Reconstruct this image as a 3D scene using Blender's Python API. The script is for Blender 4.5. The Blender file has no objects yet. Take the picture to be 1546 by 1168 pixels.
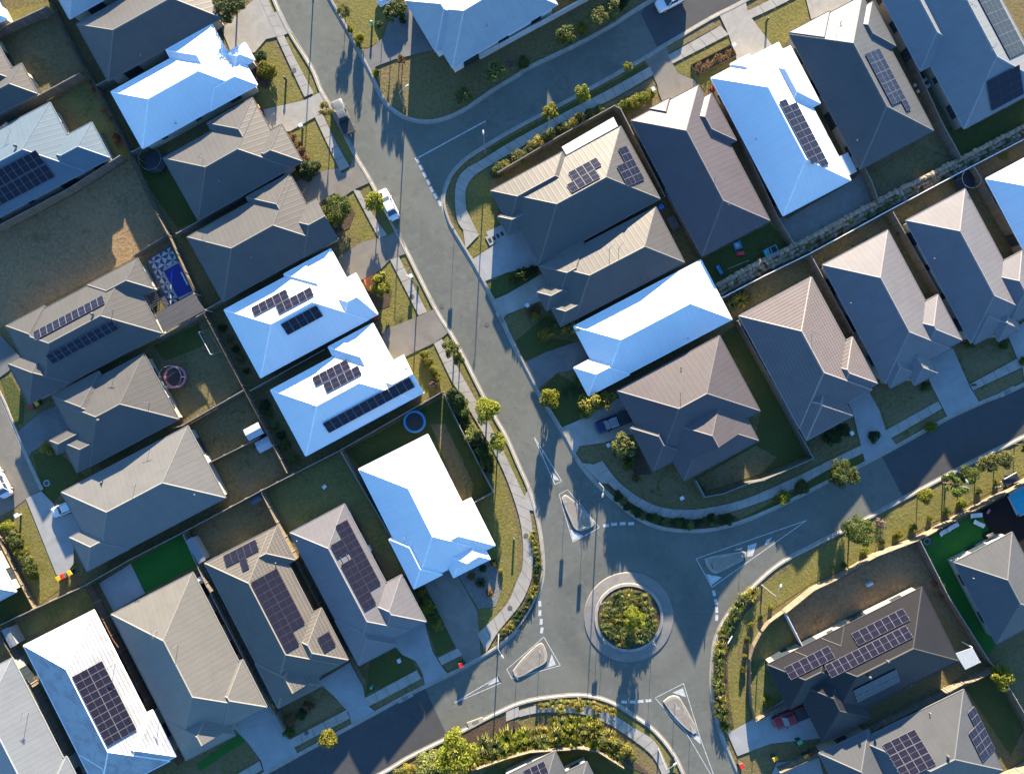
import bpy, math, random
from mathutils import Vector, Matrix, noise as mnoise
from mathutils.geometry import tessellate_polygon
random.seed(7)
SC = bpy.context.scene
COL = SC.collection
R = math.radians

# ------------------------------------------------------------------ survey frame
# the site plan was measured in plan units of 0.096 m at ground level, seen from 103 m up
S = 0.096
HC = 103.0
CX, CY = 773.0, 584.0
LIFT = 0.04            # level of the blocks above the road


def G(px, py, z=0.0):
    k = S * (HC - z) / HC
    return Vector(((px - CX) * k, (CY - py) * k, z))


# ------------------------------------------------------------------ object helpers
def put(o, parent=None):
    COL.objects.link(o)
    if parent is not None:
        o.parent = parent
    return o


def tag(o, label=None, cat=None, group=None, kind=None):
    if label: o['label'] = label
    if cat: o['category'] = cat
    if group: o['group'] = group
    if kind: o['kind'] = kind
    return o


def empty(name, loc=(0, 0, 0), rz=0.0):
    o = bpy.data.objects.new(name, None)
    o.empty_display_size = 0.3
    o.location = loc
    o.rotation_euler = (0, 0, rz)
    return put(o)


def copy_tree(o, parent=None):
    c = o.copy()
    put(c)
    if parent is not None:
        c.parent = parent
    for ch in list(o.children):
        copy_tree(ch, c)
    return c


class MB:
    """collects polygons, then links them as one mesh object"""
    def __init__(self):
        self.v, self.f, self.m = [], [], []

    def face(self, pts, mi=0):
        b = len(self.v)
        self.v.extend([tuple(p) for p in pts])
        self.f.append(tuple(range(b, b + len(pts))))
        self.m.append(mi)

    def box(self, c, s, rz=0.0, mi=0, top=1.0):
        cx, cy, cz = c
        hx, hy, hz = s[0] / 2, s[1] / 2, s[2] / 2
        ca, sa = math.cos(rz), math.sin(rz)
        P = []
        for z, k in ((-hz, 1.0), (hz, top)):
            for x, y in ((-hx, -hy), (hx, -hy), (hx, hy), (-hx, hy)):
                x2, y2 = x * k, y * k
                P.append((cx + x2 * ca - y2 * sa, cy + x2 * sa + y2 * ca, cz + z))
        b = len(self.v)
        self.v.extend(P)
        for q in ((3, 2, 1, 0), (4, 5, 6, 7), (0, 1, 5, 4), (1, 2, 6, 5), (2, 3, 7, 6), (3, 0, 4, 7)):
            self.f.append(tuple(b + i for i in q)); self.m.append(mi)

    def tube(self, pts, rad, n=6, mi=0, cap=True):
        pts = [Vector(p) for p in pts]
        rs = rad if isinstance(rad, (list, tuple)) else [rad] * len(pts)
        rings = []
        for i, p in enumerate(pts):
            a = pts[max(i - 1, 0)]; c = pts[min(i + 1, len(pts) - 1)]
            d = (c - a)
            if d.length < 1e-6: d = Vector((0, 0, 1))
            d.normalize()
            x = d.orthogonal().normalized() if abs(d.z) < 0.99 else Vector((1, 0, 0))
            y = d.cross(x).normalized(); x = y.cross(d)
            b = len(self.v)
            for k in range(n):
                t = 2 * math.pi * k / n
                q = p + (x * math.cos(t) + y * math.sin(t)) * rs[i]
                self.v.append(tuple(q))
            rings.append(b)
        for i in range(len(rings) - 1):
            for k in range(n):
                self.f.append((rings[i] + k, rings[i] + (k + 1) % n, rings[i + 1] + (k + 1) % n, rings[i + 1] + k)); self.m.append(mi)
        if cap:
            self.f.append(tuple(rings[0] + k for k in reversed(range(n)))); self.m.append(mi)
            self.f.append(tuple(rings[-1] + k for k in range(n))); self.m.append(mi)

    def prism(self, pts, z0, z1, mi=0, inset=0.0):
        """pts: xy outline; vertical sides and top"""
        n = len(pts)
        area = sum(pts[i][0] * pts[(i + 1) % n][1] - pts[(i + 1) % n][0] * pts[i][1] for i in range(n))
        if area < 0: pts = list(reversed(pts))
        cx = sum(p[0] for p in pts) / n; cy = sum(p[1] for p in pts) / n
        top = []
        for p in pts:
            d = math.hypot(p[0] - cx, p[1] - cy) or 1
            k = max(0.0, 1 - inset / d)
            top.append((cx + (p[0] - cx) * k, cy + (p[1] - cy) * k))
        b = len(self.v)
        self.v.extend([(p[0], p[1], z0) for p in pts]); self.v.extend([(p[0], p[1], z1) for p in top])
        for i in range(n):
            j = (i + 1) % n
            self.f.append((b + i, b + j, b + n + j, b + n + i)); self.m.append(mi)
        for t in tri([(p[0], p[1]) for p in top]):
            self.f.append(tuple(b + n + i for i in t)); self.m.append(mi)

    def disc(self, c, r, n=20, mi=0, z=None):
        self.face([(c[0] + r * math.cos(2 * math.pi * k / n), c[1] + r * math.sin(2 * math.pi * k / n), c[2]) for k in range(n)], mi)

    def mesh(self, name, mats, smooth=False):
        me = bpy.data.meshes.new(name)
        me.from_pydata(self.v, [], self.f)
        if not isinstance(mats, (list, tuple)): mats = [mats]
        for m in mats: me.materials.append(m)
        if len(mats) > 1:
            me.polygons.foreach_set('material_index', self.m)
        if smooth:
            me.polygons.foreach_set('use_smooth', [True] * len(me.polygons))
        me.update()
        return me

    def build(self, name, mats, parent=None, smooth=False):
        return put(bpy.data.objects.new(name, self.mesh(name, mats, smooth)), parent)


def tri(pts):
    """triangulate an xy outline; triangles wound upward"""
    out = []
    for t in tessellate_polygon([[Vector((p[0], p[1], 0)) for p in pts]]):
        a, b, c = (pts[i] for i in t)
        s = (b[0] - a[0]) * (c[1] - a[1]) - (c[0] - a[0]) * (b[1] - a[1])
        if abs(s) < 1e-9: continue
        out.append(tuple(t) if s > 0 else (t[0], t[2], t[1]))
    return out


def smooth_line(P, n=6):
    """Catmull-Rom through plan points"""
    out = []
    for i in range(len(P) - 1):
        p0 = P[max(i - 1, 0)]; p1 = P[i]; p2 = P[i + 1]; p3 = P[min(i + 2, len(P) - 1)]
        for k in range(n):
            t = k / n
            q = []
            for d in (0, 1):
                a = 2 * p1[d]; b = p2[d] - p0[d]
                c = 2 * p0[d] - 5 * p1[d] + 4 * p2[d] - p3[d]; e = -p0[d] + 3 * p1[d] - 3 * p2[d] + p3[d]
                q.append(0.5 * (a + b * t + c * t * t + e * t ** 3))
            out.append(tuple(q))
    out.append(tuple(P[-1]))
    return out


def sheet(name, plan, z, m, jitter=0.0, kind='structure', sub=0):
    P = list(plan)
    if jitter:
        Q = []
        for i in range(len(P)):
            a, b = P[i], P[(i + 1) % len(P)]
            L = math.hypot(b[0] - a[0], b[1] - a[1]); k = max(1, int(L / 5))
            for j in range(k):
                t = j / k
                Q.append((a[0] + (b[0] - a[0]) * t + random.uniform(-jitter, jitter), a[1] + (b[1] - a[1]) * t + random.uniform(-jitter, jitter)))
        P = Q
    W = [G(x, y, 0) for x, y in P]
    mb = MB()
    mb.v = [(p.x, p.y, z) for p in W]
    for t in tri([(p.x, p.y) for p in W]):
        mb.f.append(t); mb.m.append(0)
    o = mb.build(name, m)
    o['kind'] = kind
    return o


def offset_line(W, d):
    """xy polyline moved d to its right"""
    out = []
    n = len(W)
    for i in range(n):
        a = W[max(i - 1, 0)]; b = W[min(i + 1, n - 1)]
        dx, dy = b[0] - a[0], b[1] - a[1]
        L = math.hypot(dx, dy) or 1
        out.append((W[i][0] + dy / L * d, W[i][1] - dx / L * d))
    return out


def sweep(mb, W, prof, mi=0):
    lines = [(offset_line(W, d), z) for d, z in prof]
    for (A, za), (B, zb) in zip(lines[:-1], lines[1:]):
        for i in range(len(W) - 1):
            mb.face([(A[i][0], A[i][1], za), (B[i][0], B[i][1], zb), (B[i + 1][0], B[i + 1][1], zb), (A[i + 1][0], A[i + 1][1], za)][::-1], mi)
# ------------------------------------------------------------------ materials
M = {}


class NT:
    def __init__(self, name):
        self.m = bpy.data.materials.new(name)
        self.m.use_nodes = True
        self.t = self.m.node_tree
        self.b = self.t.nodes['Principled BSDF']
        M[name] = self.m

    def n(self, kind, **kw):
        o = self.t.nodes.new(kind)
        for k, v in kw.items():
            if k.startswith('_'):
                setattr(o, k[1:], v)
            else:
                key = int(k[1:]) if k[0] == 'i' and k[1:].isdigit() else k
                self.set(o.inputs[key], v)
        return o

    def set(self, sock, v):
        if isinstance(v, bpy.types.NodeSocket): self.t.links.new(v, sock)
        elif isinstance(v, (tuple, list)) and len(v) == 3 and sock.type == 'RGBA': sock.default_value = (*v, 1)
        else: sock.default_value = v

    def math(self, op, a, b=None, c=None):
        o = self.n('ShaderNodeMath', _operation=op)
        self.set(o.inputs[0], a)
        if b is not None: self.set(o.inputs[1], b)
        if c is not None: self.set(o.inputs[2], c)
        return o.outputs[0]

    def vmath(self, op, a, b=None):
        o = self.n('ShaderNodeVectorMath', _operation=op)
        self.set(o.inputs[0], a)
        if b is not None: self.set(o.inputs[1], b)
        return o

    def mix(self, f, a, b, mode='MIX'):
        o = self.n('ShaderNodeMix', _data_type='RGBA', _blend_type=mode)
        self.set(o.inputs[0], f); self.set(o.inputs[6], a); self.set(o.inputs[7], b)
        return o.outputs[2]

    def noise(self, scale, detail=4, rough=0.55, vec=None, dist=0.0):
        o = self.n('ShaderNodeTexNoise', Scale=scale, Detail=detail, Roughness=rough, Distortion=dist)
        if vec is not None: self.set(o.inputs['Vector'], vec)
        return o.outputs['Fac']

    def pos(self):
        return self.n('ShaderNodeNewGeometry').outputs['Position']

    def step(self, x, a, b):
        o = self.n('ShaderNodeMapRange', _clamp=True)
        self.set(o.inputs[0], x); o.inputs[1].default_value = a; o.inputs[2].default_value = b
        return o.outputs[0]

    def bump(self, h, strength=0.4, dist=0.05):
        o = self.n('ShaderNodeBump', Strength=strength, Distance=dist)
        self.set(o.inputs['Height'], h)
        self.t.links.new(o.outputs[0], self.b.inputs['Normal'])

    def out(self, col, rough=0.8, spec=None, metal=None):
        self.set(self.b.inputs['Base Color'], col)
        self.set(self.b.inputs['Roughness'], rough)
        if spec is not None: self.set(self.b.inputs['Specular IOR Level'], spec)
        if metal is not None: self.set(self.b.inputs['Metallic'], metal)
        return self.m


def plain(name, col, rough=0.6, spec=0.4, metal=0.0, var=0.12, scale=3.0):
    t = NT(name)
    f = t.noise(scale, 5, 0.6, t.pos())
    c = t.mix(t.step(f, 0.3, 0.7), tuple(x * (1 - var) for x in col), tuple(min(1, x * (1 + var)) for x in col))
    return t.out(c, rough, spec, metal)


def ground_mat(name, cols, big=0.12, fine=2.2, rough=0.95, bump=0.9, thr=(0.38, 0.62), bare=None):
    """cols: main, second, fleck"""
    t = NT(name)
    p = t.pos()
    n1 = t.noise(big, 6, 0.62, p, 0.6)
    n2 = t.noise(fine, 8, 0.72, p)
    n3 = t.noise(fine * 6, 4, 0.7, p)
    c = t.mix(t.step(n1, *thr), cols[0], cols[1])
    c = t.mix(t.step(n2, 0.42, 0.68), c, cols[2])
    if bare:
        n4 = t.noise(big * 2.7, 5, 0.65, p, 1.0)
        c = t.mix(t.step(n4, 0.57, 0.68), c, bare)
    v = t.math('MULTIPLY_ADD', n3, 1.3, 0.35)
    c = t.mix(1.0, c, t.n('ShaderNodeCombineColor', Red=v, Green=v, Blue=v).outputs[0], 'MULTIPLY')
    h = t.math('ADD', n3, t.math('MULTIPLY', n2, 1.5))
    t.bump(h, bump, 0.12)
    return t.out(c, rough, 0.15)


ground_mat('soil', [(.13, .10, .07), (.09, .075, .05), (.17, .135, .09)])
ground_mat('dry_grass', [(.135, .106, .046), (.108, .092, .034), (.19, .148, .07)], bare=(.165, .125, .07))
ground_mat('verge_grass', [(.148, .132, .034), (.108, .108, .022), (.19, .155, .058)], big=0.3, bare=(.15, .12, .06))
ground_mat('green_lawn', [(.058, .077, .019), (.078, .082, .024), (.048, .068, .018)], big=0.25, bare=(.088, .078, .034))
ground_mat('moss_lawn', [(.15, .145, .05), (.085, .105, .026), (.18, .155, .07)], big=0.3)
ground_mat('brown_lawn', [(.155, .122, .066), (.11, .098, .04), (.19, .15, .078)], big=0.2, bare=(.075, .082, .022))
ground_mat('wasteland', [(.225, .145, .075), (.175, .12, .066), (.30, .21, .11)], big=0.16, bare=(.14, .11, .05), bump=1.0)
ground_mat('mulch', [(.075, .05, .036), (.055, .04, .03), (.11, .08, .056)], big=0.6, fine=4)
ground_mat('gravel', [(.17, .16, .15), (.13, .125, .12), (.23, .22, .2)], big=0.7, fine=5)
ground_mat('turf', [(.02, .115, .018), (.026, .13, .022), (.017, .095, .016)], big=0.5, fine=5, bump=0.4)


def asphalt(name, c0, c1, wear=None):
    t = NT(name)
    p = t.pos()
    n1 = t.noise(0.10, 5, 0.55, p, 0.8)
    n2 = t.noise(0.9, 6, 0.6, p)
    n3 = t.noise(22, 3, 0.7, p)
    c = t.mix(t.step(n1, 0.36, 0.64), c0, c1)
    c = t.mix(t.step(n2, 0.50, 0.78), c, tuple(x * 1.12 for x in c1))
    n5 = t.noise(0.35, 3, 0.5, p, 3.0)
    c = t.mix(t.math('MULTIPLY', t.step(n5, 0.56, 0.72), 0.5), c, tuple(x * 0.78 for x in c0))
    if wear:                               # rubber worn into the circulating lane
        q = t.vmath('SUBTRACT', p, wear).outputs[0]
        r = t.vmath('LENGTH', t.vmath('MULTIPLY', q, (1, 1, 0)).outputs[0]).outputs['Value']
        for r0, k in ((9.4, .22),):
            band = t.step(t.math('ABSOLUTE', t.math('SUBTRACT', r, t.math('MULTIPLY_ADD', n1, 3.0, r0 - 1.5))), 2.2, .2)
            c = t.mix(t.math('MULTIPLY', band, k), c, tuple(x * .55 for x in c0))
    v = t.math('MULTIPLY_ADD', n3, 0.28, 0.86)
    c = t.mix(1.0, c, t.n('ShaderNodeCombineColor', Red=v, Green=v, Blue=v).outputs[0], 'MULTIPLY')
    t.bump(n3, 0.2, 0.02)
    return t.out(c, 0.85, 0.25)


asphalt('asphalt', (.098, .102, .087), (.126, .127, .106), tuple(G(949, 931)))
asphalt('asphalt_dark', (.052, .052, .053), (.06, .06, .06))
asphalt('asphalt_pale', (.14, .128, .105), (.165, .15, .125))


def concrete(name, c, stain=0.6, sc=0.5):
    t = NT(name)
    p = t.pos()
    n1 = t.noise(sc, 6, 0.65, p, 0.8)
    n2 = t.noise(7, 5, 0.7, p)
    k = t.mix(t.step(n1, 0.35, 0.7), c, tuple(x * stain for x in c))
    v = t.math('MULTIPLY_ADD', n2, 0.5, 0.75)
    k = t.mix(1.0, k, t.n('ShaderNodeCombineColor', Red=v, Green=v, Blue=v).outputs[0], 'MULTIPLY')
    t.bump(n2, 0.25, 0.02)
    return t.out(k, 0.85, 0.3)


concrete('concrete', (.31, .288, .25), .74)
concrete('kerb_concrete', (.31, .285, .24), .68, 0.9)
concrete('aggregate', (.185, .165, .138), .72, 0.35)
concrete('aggregate_grey', (.15, .147, .14), .72, 0.35)
concrete('slab_pale', (.28, .28, .27), .78, 0.4)
concrete('apron', (.20, .185, .165), .75, 0.8)
concrete('stone', (.33, .265, .19), .5, 1.6)
concrete('boulder', (.37, .275, .18), .5, 1.6)
concrete('island_fill', (.24, .21, .17), .7, 1.2)
plain('line_paint', (.40, .40, .385), .7, .3, 0, .3, 2.5)


def roof_metal(name, col, rough=0.5, pitch=0.76, dirt=0.12, spec=0.25, metal=0.0):
    """ribbed sheet steel: ribs run down the slope of whatever face carries it"""
    t = NT(name)
    g = t.n('ShaderNodeNewGeometry')
    p, nn = g.outputs['Position'], g.outputs['True Normal']
    along = t.vmath('NORMALIZE', t.vmath('CROSS_PRODUCT', nn, (0, 0, 1)).outputs[0]).outputs[0]
    u = t.vmath('DOT_PRODUCT', p, along).outputs['Value']
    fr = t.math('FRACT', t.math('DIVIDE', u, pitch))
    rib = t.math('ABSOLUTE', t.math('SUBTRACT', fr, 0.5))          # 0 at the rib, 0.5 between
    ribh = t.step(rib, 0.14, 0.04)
    sheetn = t.math('FLOOR', t.math('DIVIDE', u, pitch))
    wn = t.n('ShaderNodeTexWhiteNoise', _noise_dimensions='1D')
    t.set(wn.inputs['W'], sheetn)
    d = t.noise(0.45, 5, 0.6, p, 0.5)
    c = t.mix(t.math('MULTIPLY', t.step(d, 0.42, 0.75), 1.0), col, tuple(x * (1 - dirt) for x in col))
    c = t.mix(t.math('MULTIPLY', wn.outputs['Value'], 0.12), c, tuple(x * 0.75 for x in col))
    c = t.mix(t.math('MULTIPLY', ribh, 0.10), c, tuple(x * 0.62 for x in col))  # rib shading also tinted into the colour, on top of the bump
    t.bump(ribh, 0.22, 0.03)
    return t.out(c, rough, spec, metal)


def roof_tile(name, col, dirt=0.3):
    t = NT(name)
    g = t.n('ShaderNodeNewGeometry')
    p, nn = g.outputs['Position'], g.outputs['True Normal']
    along = t.vmath('NORMALIZE', t.vmath('CROSS_PRODUCT', nn, (0, 0, 1)).outputs[0]).outputs[0]
    up = t.vmath('CROSS_PRODUCT', nn, along).outputs[0]
    u = t.vmath('DOT_PRODUCT', p, along).outputs['Value']
    w = t.vmath('DOT_PRODUCT', p, up).outputs['Value']
    fu = t.math('ABSOLUTE', t.math('SUBTRACT', t.math('FRACT', t.math('DIVIDE', u, 0.42)), 0.5))
    fw = t.math('FRACT', t.math('DIVIDE', w, 0.46))
    gap = t.math('MAXIMUM', t.math('MULTIPLY', t.step(fu, 0.16, 0.03), 0.35), t.step(fw, 0.24, 0.02))
    d = t.noise(0.5, 6, 0.65, p, 0.6)
    n2 = t.noise(5, 4, 0.6, p)
    c = t.mix(t.step(d, 0.45, 0.75), col, tuple(x * (1 - dirt) for x in col))
    c = t.mix(t.math('MULTIPLY', t.step(n2, 0.4, 0.7), 0.25), c, tuple(x * 0.75 for x in col))
    c = t.mix(t.math('MULTIPLY', gap, 0.45), c, tuple(x * 0.42 for x in col))
    t.bump(t.math('ADD', t.math('MULTIPLY', t.math('SUBTRACT', 1.0, gap), 0.6), fw), 0.7, 0.06)
    return t.out(c, 0.75, 0.3)


ROOFC = {
    'white': (.70, .70, .695), 'cream': (.160, .150, .130), 'beige': (.096, .090, .083), 'taupe': (.097, .083, .085),
    'shale': (.145, .14, .13), 'pinkgrey': (.148, .14, .143), 'grey': (.089, .09, .09), 'dusk': (.086, .075, .076),
    'charcoal': (.026, .024, .024), 'pale': (.37, .375, .375), 'slate': (.19, .20, .205), 'steel': (.105, .14, .17)}
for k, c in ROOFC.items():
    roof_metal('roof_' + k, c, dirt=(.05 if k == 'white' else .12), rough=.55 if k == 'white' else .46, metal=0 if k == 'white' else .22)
    plain('trim_' + k, tuple(min(.80, x * 1.10 + .01) for x in c), .6, .25)
roof_tile('tile_white', (.40, .40, .39), .45)
roof_tile('tile_grey', (.135, .12, .10), .2)
roof_tile('tile_pink', (.14, .118, .114), .15)
plain('trim_tile_white', (.7, .7, .68), .6); plain('trim_tile_grey', (.17, .15, .125), .7); plain('trim_tile_pink', (.22, .195, .18), .7)
plain('wall_cream', (.36, .32, .25), .8, .2); plain('wall_grey', (.24, .24, .23), .8, .2)
plain('wall_white', (.66, .65, .62), .8, .2); plain('wall_sand', (.29, .24, .175), .8, .2)
plain('frame_white', (.7, .7, .68), .5); plain('frame_dark', (.05, .05, .055), .5)
plain('glass', (.03, .04, .05), .08, .6); plain('garage_grey', (.4, .4, .39), .5)


def timber(name, col, plank=0.14, axis_z=False):
    t = NT(name)
    g = t.n('ShaderNodeNewGeometry')
    p, nn = g.outputs['Position'], g.outputs['True Normal']
    along = t.vmath('NORMALIZE', t.vmath('CROSS_PRODUCT', nn, (0, 0, 1)).outputs[0]).outputs[0]
    u = t.vmath('DOT_PRODUCT', p, along).outputs['Value']
    k = t.math('DIVIDE', u, plank)
    wn = t.n('ShaderNodeTexWhiteNoise', _noise_dimensions='1D')
    t.set(wn.inputs['W'], t.math('FLOOR', k))
    n = t.noise(2.0, 5, 0.6, p)
    c = t.mix(wn.outputs['Value'], tuple(x * .72 for x in col), tuple(x * 1.2 for x in col))
    c = t.mix(t.step(n, 0.4, 0.75), c, tuple(x * .8 for x in col))
    gap = t.step(t.math('ABSOLUTE', t.math('SUBTRACT', t.math('FRACT', k), 0.5)), 0.43, 0.49)
    c = t.mix(gap, c, tuple(x * .25 for x in col))
    return t.out(c, 0.9, 0.15)


timber('paling', (.17, .138, .10)); timber('paling_grey', (.135, .118, .10)); timber('paling_red', (.17, .10, .068))
timber('paling_gold', (.195, .158, .112)); timber('deck_dark', (.055, .035, .03)); timber('sleeper', (.22, .17, .11), .9)
plain('steel_fence', (.09, .088, .085), .5, .4); plain('fence_white', (.52, .52, .51), .5, .4); plain('post_grey', (.20, .185, .165), .8)
plain('galv', (.17, .175, .18), .5, .4, .2); plain('pole_white', (.45, .45, .45), .45)


def leafmat(name, c0, c1, trans=0.35):
    t = NT(name)
    oi = t.n('ShaderNodeObjectInfo').outputs['Random']
    ri = t.n('ShaderNodeNewGeometry').outputs['Random Per Island']
    c = t.mix(ri, c0, c1)
    n = t.noise(1.1, 3, 0.6, t.pos())
    c = t.mix(t.step(n, .35, .7), c, tuple(x * .7 for x in c0))
    h = t.n('ShaderNodeHueSaturation', Color=c)
    t.set(h.inputs['Hue'], t.math('MULTIPLY_ADD', oi, .03, .485))
    t.set(h.inputs['Value'], t.math('MULTIPLY_ADD', oi, .35, .82))
    c = h.outputs[0]
    t.out(c, .6, .25)
    tr = t.n('ShaderNodeBsdfTranslucent', Color=c)
    mx = t.n('ShaderNodeMixShader', i0=trans)
    t.t.links.new(t.b.outputs[0], mx.inputs[1]); t.t.links.new(tr.outputs[0], mx.inputs[2])
    t.t.links.new(mx.outputs[0], t.t.nodes['Material Output'].inputs['Surface'])
    return t.m


leafmat('leaf_green', (.06, .09, .014), (.13, .15, .03))
leafmat('leaf_dark', (.030, .052, .014), (.062, .084, .022))
leafmat('leaf_lime', (.15, .165, .014), (.29, .275, .03), .45)
leafmat('leaf_olive', (0.126, 0.144, 0.038), (0.219, 0.213, 0.060))
leafmat('leaf_gold', (.205, .182, .034), (.32, .262, .045), .4)
leafmat('leaf_rust', (0.161, 0.090, 0.034), (0.241, 0.138, 0.052))
leafmat('leaf_pink', (0.230, 0.165, 0.135), (0.320, 0.240, 0.200))
leafmat('leaf_orange', (0.320, 0.100, 0.050), (0.420, 0.180, 0.090))
plain('bark', (.13, .10, .075), .9, .1)
plain('pv_cell', (.012, .011, .02), .2, .35, 0, .2); plain('pv_dark', (.04, .04, .045), .4, .4); plain('pv_frame', (.13, .13, .14), .45, .4)
plain('rubber', (.02, .02, .021), .8, .2); plain('rim', (.45, .46, .47), .35, .5, .6)
plain('black_plastic', (.022, .022, .024), .5, .4); plain('lamp_glass', (.36, .36, .35), .25, .5)
plain('paint_white', (.6, .6, .6), .25, .5, 0, .02); plain('paint_silver', (.13, .13, .128), .3, .5, .2, .05)
plain('paint_blue', (.006, .014, .055), .25, .5, 0, .05); plain('paint_red', (.17, .01, .014), .3, .5, 0, .05)
plain('red_lens', (.35, .02, .02), .3, .5)
plain('bin_green', (.03, .06, .035), .6); plain('bin_dark', (.035, .04, .04), .6); plain('lid_red', (.42, .025, .016), .5); plain('lid_yellow', (.55, .33, .015), .5); plain('lid_green', (.03, .3, .13), .5)
plain('pool_blue', (.006, .012, .16), .05, .5, 0, .1); plain('pool_cyan', (.015, .25, .33), .05, .5, 0, .15)
plain('plastic_blue', (.02, .18, .62), .45); plain('plastic_pink', (.32, .12, .16), .5); plain('plastic_red', (.55, .03, .05), .5); plain('plastic_sky', (.03, .19, .38), .45)
plain('mat_black', (.014, .014, .018), .6); plain('white_gloss', (.5, .5, .49), .4); plain('cushion', (.45, .44, .42), .8)
plain('patio_white', (.36, .37, .39), .5, .4); plain('tile_dark', (.05, .06, .08), .5); plain('sign_blue', (.05, .06, .08), .6)
plain('manhole', (.08, .075, .07), .7); plain('teal', (.05, .30, .25), .6)
plain('orange_screen', (.5, .14, .04), .7); plain('poly_sheet', (.30, .32, .33), .3, .5)
# ------------------------------------------------------------------ houses
def clip(poly, a, b, c):
    """keep a*u+b*v+c >= 0"""
    out = []
    n = len(poly)
    for i in range(n):
        p, q = poly[i], poly[(i + 1) % n]
        hp = a * p[0] + b * p[1] + c; hq = a * q[0] + b * q[1] + c
        if hp >= 0: out.append(p)
        if (hp >= 0) != (hq >= 0):
            t = hp / (hp - hq)
            out.append((p[0] + (q[0] - p[0]) * t, p[1] + (q[1] - p[1]) * t))
    return out


def parea(p):
    return 0.5 * abs(sum(p[i][0] * p[(i + 1) % len(p)][1] - p[(i + 1) % len(p)][0] * p[i][1] for i in range(len(p)))) if len(p) > 2 else 0


class Wing:
    def __init__(s, u0, u1, v0, v1, t, k=(1, 1, 1, 1), dz=0.0):
        s.u0, s.u1, s.v0, s.v1, s.k, s.dz, s.t = u0, u1, v0, v1, k, dz, t
        s.pl = {}
        if k[0]: s.pl['a'] = (t * k[0], 0, dz - t * k[0] * u0)
        if k[1]: s.pl['b'] = (-t * k[1], 0, dz + t * k[1] * u1)
        if k[2]: s.pl['c'] = (0, t * k[2], dz - t * k[2] * v0)
        if k[3]: s.pl['d'] = (0, -t * k[3], dz + t * k[3] * v1)
        s.rect = [(u0, v0), (u1, v0), (u1, v1), (u0, v1)]
        s.bounds = [(1, 0, -u0), (-1, 0, u1), (0, 1, -v0), (0, -1, v1)]

    def h(s, u, v):
        if u < s.u0 - 1e-6 or u > s.u1 + 1e-6 or v < s.v0 - 1e-6 or v > s.v1 + 1e-6: return None
        return min(a * u + b * v + c for a, b, c in s.pl.values())


def cut_interval(p, q, planes):
    lo, hi = 0.0, 1.0
    for a, b, c in planes:
        hp = a * p[0] + b * p[1] + c; hq = a * q[0] + b * q[1] + c
        if hp < 0 and hq < 0: return None
        if hp < 0: lo = max(lo, hp / (hp - hq))
        elif hq < 0: hi = min(hi, hp / (hp - hq))
    return (lo, hi) if hi - lo > 1e-4 else None


def minus(segs, iv):
    out = []
    for a, b in segs:
        if iv is None or iv[1] <= a or iv[0] >= b: out.append((a, b)); continue
        if iv[0] > a + 1e-3: out.append((a, iv[0]))
        if iv[1] < b - 1e-3: out.append((iv[1], b))
    return out


class House:
    pass


HOUSES = {}
WINDOW_MESH = {}


def window_mesh(w, h):
    key = (round(w, 2), round(h, 2))
    if key not in WINDOW_MESH:
        f = MB()
        for x in (-w / 2 - .04, w / 2 + .04, 0): f.box((x, 0.02, h / 2), (.07, .08, h + .1))
        f.box((0, .02, -.03), (w + .16, .10, .07)); f.box((0, .02, h + .03), (w + .16, .08, .07))
        g = MB(); g.box((0, -.01, h / 2), (w, .05, h))
        WINDOW_MESH[key] = (f.mesh('window', M['frame_dark']), g.mesh('pane', M['glass']))
    return WINDOW_MESH[key]


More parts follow.
